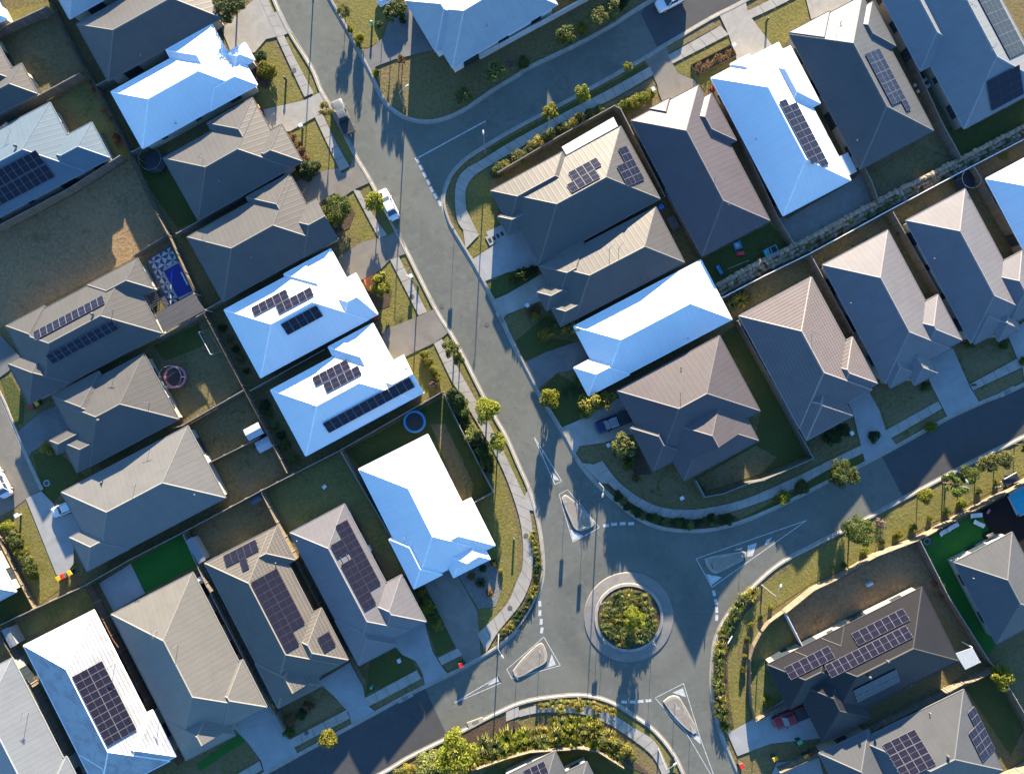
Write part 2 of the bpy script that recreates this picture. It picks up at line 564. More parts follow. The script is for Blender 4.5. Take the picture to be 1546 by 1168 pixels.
def house(key, label, a, col, rects, eave=2.75, pitch=.42, wall='wall_cream', trim=None, tile=False, over=0.45):
    H = House(); HOUSES[key] = H
    th = R(a); U = Vector((math.cos(th), math.sin(th))); V = Vector((-math.sin(th), math.cos(th)))
    H.U, H.V, H.eave = U, V, eave
    ws = []
    for rc in rects:
        p, q = G(rc[0], rc[1], eave), G(rc[2], rc[3], eave)
        pu, pv, qu, qv = p.xy.dot(U), p.xy.dot(V), q.xy.dot(U), q.xy.dot(V)
        o = rc[4] if len(rc) > 4 else {}
        u0, u1, v0, v1 = min(pu, qu), max(pu, qu), min(pv, qv), max(pv, qv)
        ws.append(Wing(u0, u1, v0, v1, pitch, o.get('k', (1, 1, 1, 1)), o.get('dz', 0.0)))
        if 'let' in o:                      # a gablet standing forward out of a hip end
            e, s = o['let']
            k = [1, 1, 1, 1]; k['abcd'.index(e)] = None
            b = [u0 + s, u1 - s, v0 + s, v1 - s]
            ws.append(Wing(b[0], b[1], b[2], b[3], pitch, tuple(k), s * pitch + .02))
    H.ws = ws
    H.W = lambda u, v, z: Vector((u * U.x + v * V.x, u * U.y + v * V.y, z))
    cu = (ws[0].u0 + ws[0].u1) / 2; cv = (ws[0].v0 + ws[0].v1) / 2
    base = H.W(cu, cv, LIFT)
    root = empty('house', base); H.root = root; H.base = base; H.th = th
    tag(root, label, 'house', 'single storey houses of the estate')
    L = lambda u, v, z: H.W(u, v, z) - base
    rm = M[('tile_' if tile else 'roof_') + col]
    tm = M[trim or ('trim_tile_' if tile else 'trim_') + col] if (trim or True) else None
    roof, gut, wall_mb = MB(), MB(), MB()
    all_caps = []
    for i, w in enumerate(ws):
        segl = []
        higher = []                          # for each other wing: function face-plane -> halfplanes where it is on top
        for kf, (fa, fb, fc) in w.pl.items():
            poly = list(w.rect)
            for kg, (ga, gb, gc) in w.pl.items():
                if kg != kf: poly = clip(poly, ga - fa, gb - fb, gc - fc)
            if parea(poly) < 1e-3: continue
            polys = [poly]
            for j, x in enumerate(ws):
                if j == i: continue
                eps = 1e-3 if j < i else -1e-3
                hp = [(A, B, C_ + 1e-4) for A, B, C_ in x.bounds] + [(ga - fa, gb - fb, gc - fc + eps) for ga, gb, gc in x.pl.values()]
                new = []
                for pl in polys:
                    rest = pl
                    for A, B, C_ in hp:
                        o = clip(rest, -A, -B, -C_)
                        if parea(o) > 1e-3: new.append(o)
                        rest = clip(rest, A, B, C_)
                        if parea(rest) < 1e-3: break
                polys = new
            for pl in polys:
                roof.face([L(u, v, eave + fa * u + fb * v + fc) for u, v in pl])
            # ridge and hip caps
            n = len(poly)
            for e in range(n):
                p, q = poly[e], poly[(e + 1) % n]
                m = ((p[0] + q[0]) / 2, (p[1] + q[1]) / 2)
                if min(A * m[0] + B * m[1] + C_ for A, B, C_ in w.bounds) < 1e-3: continue
                mate = [kg for kg, (ga, gb, gc) in w.pl.items() if kg != kf and abs((ga - fa) * m[0] + (gb - fb) * m[1] + gc - fc) < 1e-4]
                if not mate or mate[0] < kf: continue
                segs = [(0.0, 1.0)]
                for j, x in enumerate(ws):
                    if j == i: continue
                    segs = minus(segs, cut_interval(p, q, [(A, B, C_ + 1e-4) for A, B, C_ in x.bounds] + [(ga - fa, gb - fb, gc - fc + (1e-3 if j < i else -1e-3)) for ga, gb, gc in x.pl.values()]))
                for s0, s1 in segs:
                    P = [(p[0] + (q[0] - p[0]) * s, p[1] + (q[1] - p[1]) * s) for s in (s0, s1)]
                    A_, B_ = [L(u, v, eave + fa * u + fb * v + fc) for u, v in P]
                    d = (B_ - A_)
                    if d.length < .15: continue
                    d.normalize(); sd = Vector((0, 0, 1)).cross(d).normalized() * .13
                    up = Vector((0, 0, .055)); dn = Vector((0, 0, -.05))
                    q4 = [A_ + sd + dn, A_ + up, A_ - sd + dn, B_ + sd + dn, B_ + up, B_ - sd + dn]
                    segl.append((A_, B_, q4))
        groups = []                           # ridge pieces that touch are one cap
        for sg in segl:
            hit = [g for g in groups if any((p - q).length < .12 for t_ in g for p in t_[:2] for q in sg[:2])]
            groups = [g for g in groups if not any(g is k_ for k_ in hit)] + [sum(hit, []) + [sg]]
        for g in groups:
            caps = MB(); all_caps.append(caps)
            for _, _, q4 in g:
                caps.face([q4[0], q4[3], q4[4], q4[1]][::-1]); caps.face([q4[1], q4[4], q4[5], q4[2]][::-1])
                caps.face([q4[0], q4[1], q4[2]]); caps.face([q4[5], q4[4], q4[3]])
        # eaves and gables
        cor = w.rect
        names = 'cbda'
        for e in range(4):
            p, q = cor[e], cor[(e + 1) % 4]; side = names[e]
            nrm = {'c': (0, -1), 'b': (1, 0), 'd': (0, 1), 'a': (-1, 0)}[side]
            if side not in w.pl:             # gable: triangle wall set a little inside the roof edge
                prof = [(s, min(A * (p[0] + (q[0] - p[0]) * s) + B * (p[1] + (q[1] - p[1]) * s) + C_ for A, B, C_ in w.pl.values())) for s in (0.04, .5, .96)]
                o = .12
                wall_mb.face([L(p[0] + (q[0] - p[0]) * s - nrm[0] * o, p[1] + (q[1] - p[1]) * s - nrm[1] * o, eave + hh - (.02 if k == 1 else 0.03)) for k, (s, hh) in enumerate(prof)])
                continue
            if w.dz > 0.001: continue
            segs = [(0.0, 1.0)]
            for j, x in enumerate(ws):
                if j == i or x.dz > .001: continue
                e_ = 1e-3 if j < i else -1e-3
                segs = minus(segs, cut_interval(p, q, [(A, B, C_ + e_) for A, B, C_ in x.bounds]))
            for s0, s1 in segs:
                P = [(p[0] + (q[0] - p[0]) * s, p[1] + (q[1] - p[1]) * s) for s in (s0, s1)]
                ln = math.hypot(P[1][0] - P[0][0], P[1][1] - P[0][1])
                if ln < .2: continue
                mid = ((P[0][0] + P[1][0]) / 2 + nrm[0] * .055, (P[0][1] + P[1][1]) / 2 + nrm[1] * .055)
                c = L(mid[0], mid[1], eave - .05)
                rz = th + (0 if side in 'cd' else math.pi / 2)
                gut.box(c, (ln + .08, .13, .14), rz)
    # walls stand inside the eaves
    H.walls = []
    iw = [(w.u0 + over, w.u1 - over, w.v0 + over, w.v1 - over) for w in ws if w.dz < .001 and w.u1 - w.u0 > 1.4 and w.v1 - w.v0 > 1.4]
    for i, (u0, u1, v0, v1) in enumerate(iw):
        cor = [(u0, v0), (u1, v0), (u1, v1), (u0, v1)]
        for e in range(4):
            p, q = cor[e], cor[(e + 1) % 4]
            nrm = [(0, -1), (1, 0), (0, 1), (-1, 0)][e]
            segs = [(0.0, 1.0)]
            for j, x in enumerate(iw):
                if j == i: continue
                e_ = 1e-3 if j < i else -1e-3
                segs = minus(segs, cut_interval(p, q, [(1, 0, e_ - x[0]), (-1, 0, e_ + x[1]), (0, 1, e_ - x[2]), (0, -1, e_ + x[3])]))
            for s0, s1 in segs:
                P = [(p[0] + (q[0] - p[0]) * s, p[1] + (q[1] - p[1]) * s) for s in (s0, s1)]
                wall_mb.face([L(*P[0], LIFT), L(*P[1], LIFT), L(*P[1], eave + .16), L(*P[0], eave + .16)])
                H.walls.append((P[0], P[1], nrm))
    H.rel = L
    w_o = wall_mb.build('wall', M[wall], root)
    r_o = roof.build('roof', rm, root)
    H.roof = r_o
    for caps in all_caps:
        if caps.f: caps.build('ridge_cap', tm, r_o)
    if gut.f: gut.build('gutter', tm, r_o)
    H.garage = set()
    return H


def finish_walls(H):
    """windows along the walls (the garage door takes its stretch first)"""
    for wi, (p, q, nrm) in enumerate(H.walls):
        ln = math.hypot(q[0] - p[0], q[1] - p[1])
        if ln < 2.2 or wi in H.garage: continue
        n = max(1, int(ln / 4.6))
        for k in range(n):
            s = (k + .5) / n
            w, hh, z = random.choice([(1.5, 1.15, .95), (1.9, 1.15, .95), (.75, .9, 1.2), (1.5, 1.15, .95), (2.3, 1.9, .15)])
            if w > ln * .7: w, hh, z = .75, .9, 1.2
            if w > ln / n - .4: continue
            c = H.rel(p[0] + (q[0] - p[0]) * s + nrm[0] * .03, p[1] + (q[1] - p[1]) * s + nrm[1] * .03, LIFT + z)
            fm, gm = window_mesh(w, hh)
            f = put(bpy.data.objects.new('window', fm), H.root)
            f.location = c; f.rotation_euler = (0, 0, H.th + math.atan2(nrm[1], nrm[0]) - math.pi / 2)
            put(bpy.data.objects.new('pane', gm), f)


def garage(H, px, py):
    g = G(px, py, LIFT)
    gu, gv = g.xy.dot(H.U), g.xy.dot(H.V)
    best = None
    for wi, (p, q, nrm) in enumerate(H.walls):
        ln = math.hypot(q[0] - p[0], q[1] - p[1])
        if ln < 4.2: continue
        m = ((p[0] + q[0]) / 2, (p[1] + q[1]) / 2)
        out = (gu - m[0]) * nrm[0] + (gv - m[1]) * nrm[1]
        if out < 0: continue
        d = math.hypot(gu - m[0], gv - m[1])
        if best is None or d < best[0]: best = (d, wi, p, q, nrm, ln)
    if not best: return
    d, wi, p, q, nrm, ln = best
    H.garage.add(wi)
    w = min(4.8, ln - .6)
    m = ((p[0] + q[0]) / 2 + nrm[0] * .03, (p[1] + q[1]) / 2 + nrm[1] * .03)
    mb = MB()
    rz = H.th + math.atan2(nrm[1], nrm[0]) - math.pi / 2
    for k in range(4):
        mb.box(H.rel(m[0], m[1], LIFT + .28 + k * .53), (w, .06, .51), rz)
    mb.build('garage_door', M['garage_grey'], H.root)


def roof_z(H, w):
    u, v = w.xy.dot(H.U), w.xy.dot(H.V)
    hs = [x.h(u, v) for x in H.ws]
    hs = [h for h in hs if h is not None]
    return H.eave + max(hs) if hs else None


def on_roof(H, px, py):
    z = H.eave + .8
    for _ in range(12):
        r = roof_z(H, G(px, py, z))
        if r is None: break
        z = r
    w = G(px, py, z)
    e = .25
    hx = [roof_z(H, w + Vector(d)) for d in ((e, 0, 0), (-e, 0, 0), (0, e, 0), (0, -e, 0))]
    if any(h is None for h in hx): return w, Vector((0, 0, 1))
    n = Vector((-(hx[0] - hx[1]) / (2 * e), -(hx[2] - hx[3]) / (2 * e), 1)).normalized()
    return w, n


PV = {}


def pv_mesh(w, h, fr='pv_frame'):
    k = (w, h, fr)
    if k not in PV:
        mb = MB()
        mb.box((0, 0, .0), (w - .02, h - .02, .04), 0, 1)
        nx, ny = (2, 1) if w > h else (1, 2)
        for i in range(nx):
            for j in range(ny):
                cw, chh = (w - .09 - .03 * (nx - 1)) / nx, (h - .09 - .03 * (ny - 1)) / ny
                mb.box((-w / 2 + .045 + cw / 2 + i * (cw + .03), -h / 2 + .045 + chh / 2 + j * (chh + .03), .021), (cw, chh, .012), 0, 0)
        PV[k] = mb.mesh('solar_panel', [M['pv_cell'], M[fr]])
    return PV[k]


def solar(key, px, py, rows, w=1.05, h=1.72, gap=0.0, shift=None, fr='pv_frame'):
    """rows: upslope row first; characters run along the eave"""
    H = HOUSES[key]
    P, n = on_roof(H, px, py)
    al = Vector((0, 0, 1)).cross(n).normalized(); up = n.cross(al)
    mat = Matrix((al, up, n)).transposed().to_4x4()
    mat.translation = P - H.base + n * .13
    ny = len(rows); nx = max(len(r) for r in rows)
    rails = MB()
    for j, r in enumerate(rows):
        cells = [i for i, c in enumerate(r) if c == '1']
        if not cells: continue
        y = ((ny - 1) / 2 - j) * (h + gap)
        sh = shift[j] if shift else 0
        for dy in (-h * .25, h * .25):
            rails.box(((cells[0] + cells[-1] + 1) / 2 * w - nx * w / 2 + sh, y + dy, -.06), ((cells[-1] - cells[0] + 1) * w + .2, .05, .07))
    ar = rails.build('solar_array', M['galv'], H.root)
    ar.matrix_local = mat
    for j, r in enumerate(rows):
        y = ((ny - 1) / 2 - j) * (h + gap)
        sh = shift[j] if shift else 0
        for i, c in enumerate(r):
            if c != '1': continue
            o = put(bpy.data.objects.new('solar_panel', pv_mesh(w, h, fr)), ar)
            o.location = ((i + .5) * w - nx * w / 2 + sh, y, 0)


def antenna_mesh():
    mb = MB()
    mb.tube([(0, 0, -.1), (0, 0, 1.5)], .03, 5)
    mb.tube([(-.7, 0, 1.45), (.7, 0, 1.45)], .022, 4)
    for i in range(6): mb.tube([(-.6 + i * .24, -.3 + .03 * i, 1.45), (-.6 + i * .24, .3 - .03 * i, 1.45)], .016, 4)
    return mb.mesh('antenna', M['galv'])


def vent_mesh():
    mb = MB()
    mb.tube([(0, 0, -.1), (0, 0, .35)], .06, 8); mb.tube([(0, 0, .33), (0, 0, .42)], [.10, .05], 8)
    return mb.mesh('vent_pipe', M['galv'])


def whirly_mesh():
    mb = MB()
    mb.tube([(0, 0, -.1), (0, 0, .2), (0, 0, .26), (0, 0, .42), (0, 0, .55)], [.13, .13, .21, .22, .05], 12)
    return mb.mesh('roof_ventilator', M['manhole'])


ROOFBITS = {}


def roofbit(key, kind, px, py):
    if not ROOFBITS: ROOFBITS.update(antenna=antenna_mesh(), vent_pipe=vent_mesh(), roof_ventilator=whirly_mesh())
    H = HOUSES[key]
    P, n = on_roof(H, px, py)
    o = put(bpy.data.objects.new(kind, ROOFBITS[kind]), H.root)
    o.location = P - H.base; o.rotation_euler = (0, 0, random.uniform(0, 6))


def lean_to(key, name, pts, z0, z1, m, posts=False):
    """a low flat or slightly sloped roof joined to a house: first two points are the high edge"""
    H = HOUSES[key]
    W = [G(x, y, z) - H.base for (x, y), z in zip(pts, (z1, z1, z0, z0))]
    mb = MB()
    up = Vector((0, 0, .06))
    mb.face([p + up for p in W]); mb.face([p for p in reversed(W)])
    for i in range(4):
        a, b = W[i], W[(i + 1) % 4]
        mb.face([a, b, b + up, a + up])
    o = mb.build(name, M[m], H.root)
    if posts:
        pm = MB()
        for p in W[2:]:
            pm.box((p.x, p.y, (p.z) / 2), (.1, .1, p.z))
        pm.build('patio_post', M['frame_white'], o)
    return o
GB = (1, None, 1, 1)
house('H0', 'white roofed house cut by the top edge above the long taupe roof', 29, 'pale', [(105, 28, 188, -132)])
house('H1', 'taupe roofed house at the top left, next above the white roof with a porch hip', 29, 'beige', [(116, 37, 334, 27), (334, 27, 200, -70)])
house('H2', 'white roofed house at the upper left with a small porch hip', 29.1, 'white',
      [(168, 139, 374, 135), (251, 76, 374, 135), (388, 128, 296, 128), (370, 65, 354, 107)])
house('H3', 'beige hip roofed house beside the round black trampoline, just below the white house', 29.3, 'beige',
      [(247, 239, 440, 253), (313, 186, 440, 253), (425, 188, 391, 280)])
house('H4', 'beige roofed house with a gable to the street, next above the white solar house', 29, 'beige',
      [(283, 358, 495, 367), (372, 298, 495, 367), (478, 300, 457, 389, {'k': GB})])
house('H5', 'white roofed house with two staggered solar rows high and one short block low', 28.3, 'white',
      [(339, 468, 556, 482), (429, 414, 556, 482), (537, 413, 514, 504, {'k': (1, 2.6, 1, 1)})])
house('H6', 'white roofed house with a long single row of solar panels on its lower slope', 28.2, 'white',
      [(409, 589, 623, 601), (496, 524, 623, 601), (610, 536, 582, 623, {'k': GB})])
house('H7', 'white roofed corner house on the big fenced lawn left of the roundabout', 26.7, 'white',
      [(542, 708, 733, 830), (711, 752, 667, 863), (588, 814, 667, 867), (685, 871, 721, 807, {'let': ('c', 1.1)})])
house('H8', 'pale grey roofed house with a stepped dark solar block, left of the white corner house', 27.8, 'pinkgrey',
      [(438, 804, 620, 951), (606, 868, 577, 973), (542, 1004, 564, 906)], wall='wall_grey')
house('H9', 'brown grey tiled house with three black solar blocks', 27.3, 'grey',
      [(309, 850, 513, 1003), (309, 850, 445, 845), (485, 918, 459, 1030), (420, 1068, 450, 968, {'let': ('c', 1.2)})], tile=True, wall='wall_sand')
house('H10', 'large cream roofed house with no panels between two solar houses, lower left', 27.2, 'cream',
      [(168, 927, 396, 1069), (366, 996, 336, 1101), (281, 1147, 323, 1048, {'let': ('c', 1.2)})])
house('H11', 'weathered white tiled house with one tall solar block at the lower left', 26.8, 'white',
      [(36, 974, 256, 1148), (230, 1072, 194, 1177), (150, 1200, 176, 1109)], tile=True, wall='wall_sand')
house('H12', 'pale grey roofed house cut by the bottom left corner', 27, 'slate', [(18, 993, 19, 1228), (100, 1142, 70, 1236)], wall='wall_grey')
house('H13', 'big shale grey roofed house above the bright green turf yard', 27.7, 'shale', [(93, 743, 340, 751), (105, 811, 195, 828)])
house('H14', 'beige tiled looking roofed house beside the pink trampoline, under the twin solar strip house', 28, 'beige',
      [(217, 534, 135, 704), (92, 667, 176, 681), (75, 665, 136, 659), (79, 598, 187, 632)])
house('H15', 'long taupe roofed house with two thin solar strips and a tiled pool court', 28, 'beige',
      [(11, 496, 244, 503), (9, 492, 104, 533), (207, 390, 156, 476), (12, 549, 105, 577)])
house('H16', 'pale house at the left edge with a double solar row on its lower slope', 27.8, 'steel', [(75, 155, -49, 352), (138, 185, 87, 280)])
house('H17', 'beige roofed house at the left edge with a concrete apron, above the double solar house', 28, 'beige', [(-15, 44, -100, 190), (32, 96, -23, 184)])
house('H17b', 'sliver of a pale roofed house in the very top left corner', 28, 'white', [(10, 27, -106, -20)])
house('H18', 'white ribbed roof house at the top centre behind a long low white fence', 31, 'pale',
      [(683, 102, 786, -85), (658, 78, 681, -40)], eave=3.1, wall='wall_white')
house('H36', 'white roofed house just beyond the top edge beside the white ribbed house', 28, 'pale', [(864, -22, 985, -196)], eave=3.2)
house('H19', 'taupe roofed corner house with two small solar blocks and a white strip patio roof', 28.5, 'beige',
      [(937, 191, 814, 399), (741, 288, 877, 281), (752, 327, 820, 326)])
house('H20', 'taupe roofed house with antennas and no panels, just above the white roof', 27.5, 'beige',
      [(990, 313, 868, 482), (832, 464, 909, 460), (814, 401, 909, 420), (811, 441, 870, 445)])
house('H21', 'white roofed house right of the main street, between two taupe roofs', 27.6, 'white',
      [(1058, 393, 913, 582), (871, 498, 958, 518), (867, 555, 950, 565)])
house('H22', 'large dusky taupe corner house with a gablet, behind the blue pickup', 28.3, 'dusk',
      [(932, 590, 1147, 620), (1033, 725, 1094, 570, {'let': ('c', 2.3)}), (952, 646, 1039, 683)], eave=3.4)
house('H23', 'dusky taupe roofed house with a raised porch hip, left of the white solar roof', 27.7, 'taupe',
      [(953, 182, 1162, 333), (1074, 141, 1058, 240), (981, 164, 1038, 200)])
house('H24', 'white roofed house with a long double solar strip, right of centre at the top', 27.7, 'white',
      [(1074, 118, 1284, 272), (1193, 70, 1186, 183), (1103, 97, 1159, 136)])
house('H25', 'grey roofed house with a triple solar strip, second from the top right corner', 27.8, 'grey',
      [(1192, 52, 1409, 197), (1317, 3, 1298, 98), (1192, 49, 1285, 79)])
house('H26', 'broad pale house in the top right corner with two solar blocks', 28, 'slate', [(1456, 194, 1470, -79), (1390, 107, 1381, -69)], wall='wall_sand')
house('H27', 'white roofed house cut by the right edge under the boulder wall', 28, 'white', [(1489, 270, 1675, 398)], wall='wall_sand')
house('H28', 'warm grey roofed house near the right edge, with a small porch hip over its driveway', 28, 'pinkgrey',
      [(1368, 333, 1555, 470), (1543, 379, 1523, 491), (1472, 519, 1497, 438), (1508, 515, 1523, 462)], eave=3.0)
house('H29', 'pinkish pale grey roofed house in the middle of the right hand row', 28, 'pinkgrey',
      [(1242, 400, 1435, 526), (1416, 445, 1389, 547), (1345, 585, 1352, 502), (1381, 581, 1389, 514)], eave=3.0)
house('H30', 'finely ribbed dark pink tiled house, first of the right hand row beside the corner yard', 28.3, 'pink',
      [(1116, 477, 1316, 588), (1287, 509, 1260, 613), (1218, 664, 1249, 557)], tile=True, eave=3.0)
house('H31', 'grey roofed house at the right edge beside the artificial lawn with loungers', 27.5, 'grey', [(1441, 849, 1592, 926)])
house('H32', 'charcoal black roofed house with several framed solar blocks at the lower right', 26.5, 'charcoal',
      [(1447, 997, 1199, 983), (1242, 1119, 1269, 993), (1159, 1003, 1283, 1025), (1239, 963, 1293, 981)], wall='wall_sand')
house('H33', 'grey roofed house with two solar blocks cut by the bottom right edge', 26, 'grey', [(1455, 1041, 1357, 1239), (1237, 1137, 1351, 1183)], wall='wall_sand')
house('H34', 'grey roof tip with a small solar block at the bottom edge below the planted verge', 26, 'grey', [(838, 1134, 801, 1263), (886, 1150, 858, 1253)])
house('H35', 'pale roof corner cut by the left edge beside the shrub lined wall', 28, 'pale', [(24, 893, -107, 837)])

solar('H16', 14, 276, ['1' * 11, '1' * 11], 1.05, 1.95, .1)
solar('H15', 105, 480, ['1' * 11], 1.0, 1.5)
solar('H15', 125, 516, ['1' * 10], 1.05, 1.5)
solar('H5', 427, 456, ['11111000', '00011111'], 1.1, 1.62, .06)
solar('H5', 456, 483, ['11111'], 1.12, 1.8)
solar('H6', 509, 568, ['111110', '011111'], 1.1, 1.6, .15)
solar('H6', 557, 611, ['1' * 12], 1.14, 1.72)
solar('H8', 537, 852, ['111111101100', '001111111111'], 1.02, 1.8, fr='pv_dark')
solar('H9', 367, 843, ['00100', '11111'], 1.02, 1.7, fr='pv_dark')
solar('H9', 425, 920, ['1111111111', '0011111111'], 1.08, 1.9, fr='pv_dark')
solar('H9', 493, 968, ['11'], 1.1, 1.75, fr='pv_dark')
solar('H11', 158, 1061, ['1' * 10, '1' * 10], 1.08, 2.0)
solar('H19', 882, 265, ['01111', '11110'], 1.12, 1.6, .04)
solar('H19', 946, 251, ['11100', '11111'], 1.08, 1.55, .04)
solar('H24', 1213, 202, ['01111111111', '11111111110'], .98, 1.5)
solar('H25', 1340, 124, ['011111', '011111', '111111'], 1.6, 1.05)
solar('H26', 1497, 10, ['1' * 9] * 4, 1.7, 1.05)
solar('H26', 1517, 133, ['111'] * 4, 1.7, 1.05, fr='pv_dark')
solar('H32', 1222, 1000, ['111111'], 1.15, 1.75)
solar('H32', 1329, 946, ['1111111'], 1.15, 1.75)
solar('H32', 1311, 983, ['1' * 12], 1.05, 1.75)
solar('H32', 1323, 1034, ['111111'] * 2, 1.1, 1.25, .06)
solar('H33', 1372, 1138, ['1111'] * 3, 1.25, 1.6)
solar('H33', 1476, 1107, ['111100', '111111'], 1.12, 1.5)
solar('H34', 809, 1164, ['111'], 1.1, 1.6)

lean_to('H19', 'patio_roof', [(848, 222), (926, 177), (933, 191), (855, 234)][::-1], 2.5, 2.75, 'patio_white')
lean_to('H15', 'patio_roof', [(234, 474), (247, 502), (310, 468), (292, 443)], 2.45, 2.65, 'roof_beige', True)
lean_to('H24', 'patio_roof', [(1267, 236), (1280, 266), (1293, 258), (1280, 231)], 2.4, 2.6, 'patio_white', True)
lean_to('H32', 'patio_roof', [(1442, 986), (1457, 1010), (1480, 999), (1468, 977)], 2.4, 2.65, 'poly_sheet', True)
for a in [('H1', 'vent_pipe', 213, 84), ('H2', 'vent_pipe', 266, 187), ('H3', 'antenna', 307, 241), ('H3', 'vent_pipe', 332, 274), ('H4', 'vent_pipe', 380, 389),
          ('H15', 'antenna', 171, 467), ('H15', 'roof_ventilator', 141, 474), ('H14', 'antenna', 226, 607), ('H14', 'roof_ventilator', 150, 634),
          ('H13', 'antenna', 205, 730), ('H13', 'vent_pipe', 295, 746), ('H13', 'vent_pipe', 155, 727), ('H10', 'antenna', 269, 972), ('H10', 'antenna', 237, 951),
          ('H11', 'antenna', 174, 1001), ('H12', 'antenna', 43, 1075), ('H16', 'antenna', 16, 196), ('H16', 'roof_ventilator', 25, 221), ('H5', 'vent_pipe', 445, 436),
          ('H6', 'vent_pipe', 473, 613), ('H6', 'vent_pipe', 540, 580), ('H7', 'vent_pipe', 611, 811), ('H8', 'vent_pipe', 449, 816), ('H9', 'vent_pipe', 417, 849),
          ('H20', 'antenna', 934, 375), ('H20', 'antenna', 920, 377), ('H20', 'vent_pipe', 971, 423), ('H21', 'vent_pipe', 1038, 511), ('H22', 'antenna', 1027, 593),
          ('H22', 'vent_pipe', 1028, 554), ('H23', 'antenna', 1100, 309), ('H23', 'antenna', 1079, 268), ('H24', 'vent_pipe', 1141, 210), ('H25', 'vent_pipe', 1293, 213),
          ('H25', 'antenna', 1262, 47), ('H25', 'vent_pipe', 1269, 34), ('H26', 'antenna', 1490, 79), ('H26', 'antenna', 1458, 15), ('H28', 'vent_pipe', 1409, 391), ('H29', 'vent_pipe', 1283, 458),
          ('H30', 'antenna', 1225, 504), ('H31', 'vent_pipe', 1468, 872), ('H33', 'vent_pipe', 1403, 1075), ('H33', 'roof_ventilator', 1430, 1140), ('H32', 'vent_pipe', 1374, 1033),
          ('H32', 'roof_ventilator', 1339, 997), ('H32', 'roof_ventilator', 1312, 1021), ('H19', 'vent_pipe', 932, 306), ('H18', 'vent_pipe', 735, 40)]:
    roofbit(*a)
# ------------------------------------------------------------------ ground, roads, paths
def flat(name, x0, y0, x1, y1, z, m):
    mb = MB(); mb.face([(x0, y0, z), (x1, y0, z), (x1, y1, z), (x0, y1, z)])
    o = mb.build(name, M[m]); o['kind'] = 'structure'; return o


flat('ground', -1500, -1500, 1500, 1500, -.03, 'soil')
flat('road', -110, -85, 110, 90, 0, 'asphalt')

KW = [(385, -80), (414, 0), (438, 49), (471, 103), (485, 137), (502, 166), (537, 235), (560, 274), (607, 365), (656, 463), (679, 500), (700, 538), (726, 590), (749, 632), (765, 660),
      (782, 699), (798, 735), (809, 771), (817, 813), (820, 852), (817, 880), (803, 917), (780, 951), (764, 966), (744, 982), (703, 1005), (680, 1017), (615, 1049), (573, 1072),
      (509, 1107), (452, 1138), (398, 1168), (270, 1240)]
KN = [(1130, -80), (981, 3), (924, 39), (873, 67), (798, 103), (782, 114), (744, 137), (703, 165), (667, 181), (638, 184), (610, 177), (586, 160), (573, 141), (560, 113), (542, 78), (509, 19), (498, 0), (455, -80)]
KE = [(1720, 485), (1546, 580), (1485, 606), (1425, 634), (1353, 674), (1296, 704), (1249, 727), (1200, 752), (1164, 769), (1121, 787), (1074, 799), (1033, 801), (992, 795), (958, 779), (930, 756), (904, 733),
      (875, 699), (849, 652), (829, 619), (811, 590), (785, 540), (760, 488), (744, 453), (711, 393), (685, 350), (675, 330), (669, 302), (679, 268), (700, 243), (731, 222), (782, 192), (867, 147), (971, 89), (1005, 68), (1074, 27), (1125, 1), (1270, -80)]
KS = [(1150, 1260), (1113, 1168), (1098, 1132), (1085, 1096), (1077, 1059), (1074, 1023), (1076, 992), (1080, 964), (1093, 935), (1111, 911), (1137, 884), (1177, 850), (1231, 821), (1304, 784), (1384, 741), (1469, 696), (1546, 658), (1720, 570)]
KB = [(420, 1250), (573, 1168), (615, 1143), (661, 1120), (700, 1101), (734, 1083), (755, 1073), (782, 1061), (816, 1053), (867, 1048), (899, 1051), (930, 1062), (955, 1078), (984, 1098), (1010, 1127), (1030, 1163), (1065, 1250)]
EXT = {'W': [(270, 1300), (-400, 1300), (-400, -400), (385, -400)], 'N': [(455, -400), (1130, -400)],
       'E': [(1270, -400), (1900, -400), (1900, 485)], 'S': [(1900, 570), (1900, 1500), (1150, 1500)], 'B': [(1065, 1500), (420, 1500)]}
kerb = MB()
for nm, K in (('W', KW), ('N', KN), ('E', KE), ('S', KS), ('B', KB)):
    line = smooth_line(K, 5)
    sheet('ground', line + EXT[nm], LIFT, M['dry_grass'])
    W = [tuple(G(x, y).xy) for x, y in line]
    sweep(kerb, W, [(-.30, .006), (-.04, .014), (.03, .155), (.30, .16), (.32, .03)])
o = kerb.build('kerb', M['kerb_concrete']); o['kind'] = 'structure'

# newer dark asphalt
for P in ([(967, 20), (992, 71), (1125, 0), (1270, -80), (1130, -80), (981, 3)], [(1331, 688), (1364, 751), (1469, 696), (1546, 658), (1720, 570), (1720, 485), (1546, 580), (1425, 634)],
          [(641, 1037), (676, 1112), (615, 1143), (573, 1168), (420, 1250), (270, 1240), (398, 1168), (509, 1107), (573, 1072)]):
    sheet('road', P, .003, M['asphalt_dark'])
sheet('road', [(-90, 480), (-30, 540), (0, 597), (22, 650), (64, 738), (40, 753), (24, 765), (0, 780), (-90, 830)], LIFT + .03, M['asphalt_pale'])
lk = MB()
sweep(lk, [tuple(G(x, y).xy) for x, y in smooth_line([(-40, 520), (0, 594), (20, 640), (44, 696), (64, 739)], 4)][::-1], [(-.3, .075), (-.04, .085), (.0, .16), (.25, .16), (.27, .05)])
o = lk.build('kerb', M['kerb_concrete']); o['kind'] = 'structure'

Z1, Z2, Z3, Z4 = LIFT + .004, LIFT + .035, LIFT + .085, LIFT + .106
LAY = [0]


def lawn(P, m, z=Z1, j=.8, name='lawn'):
    LAY[0] += 1          # every patch lies a hair above the one before it
    return sheet(name, P, z + LAY[0] * .0004, M[m], j)


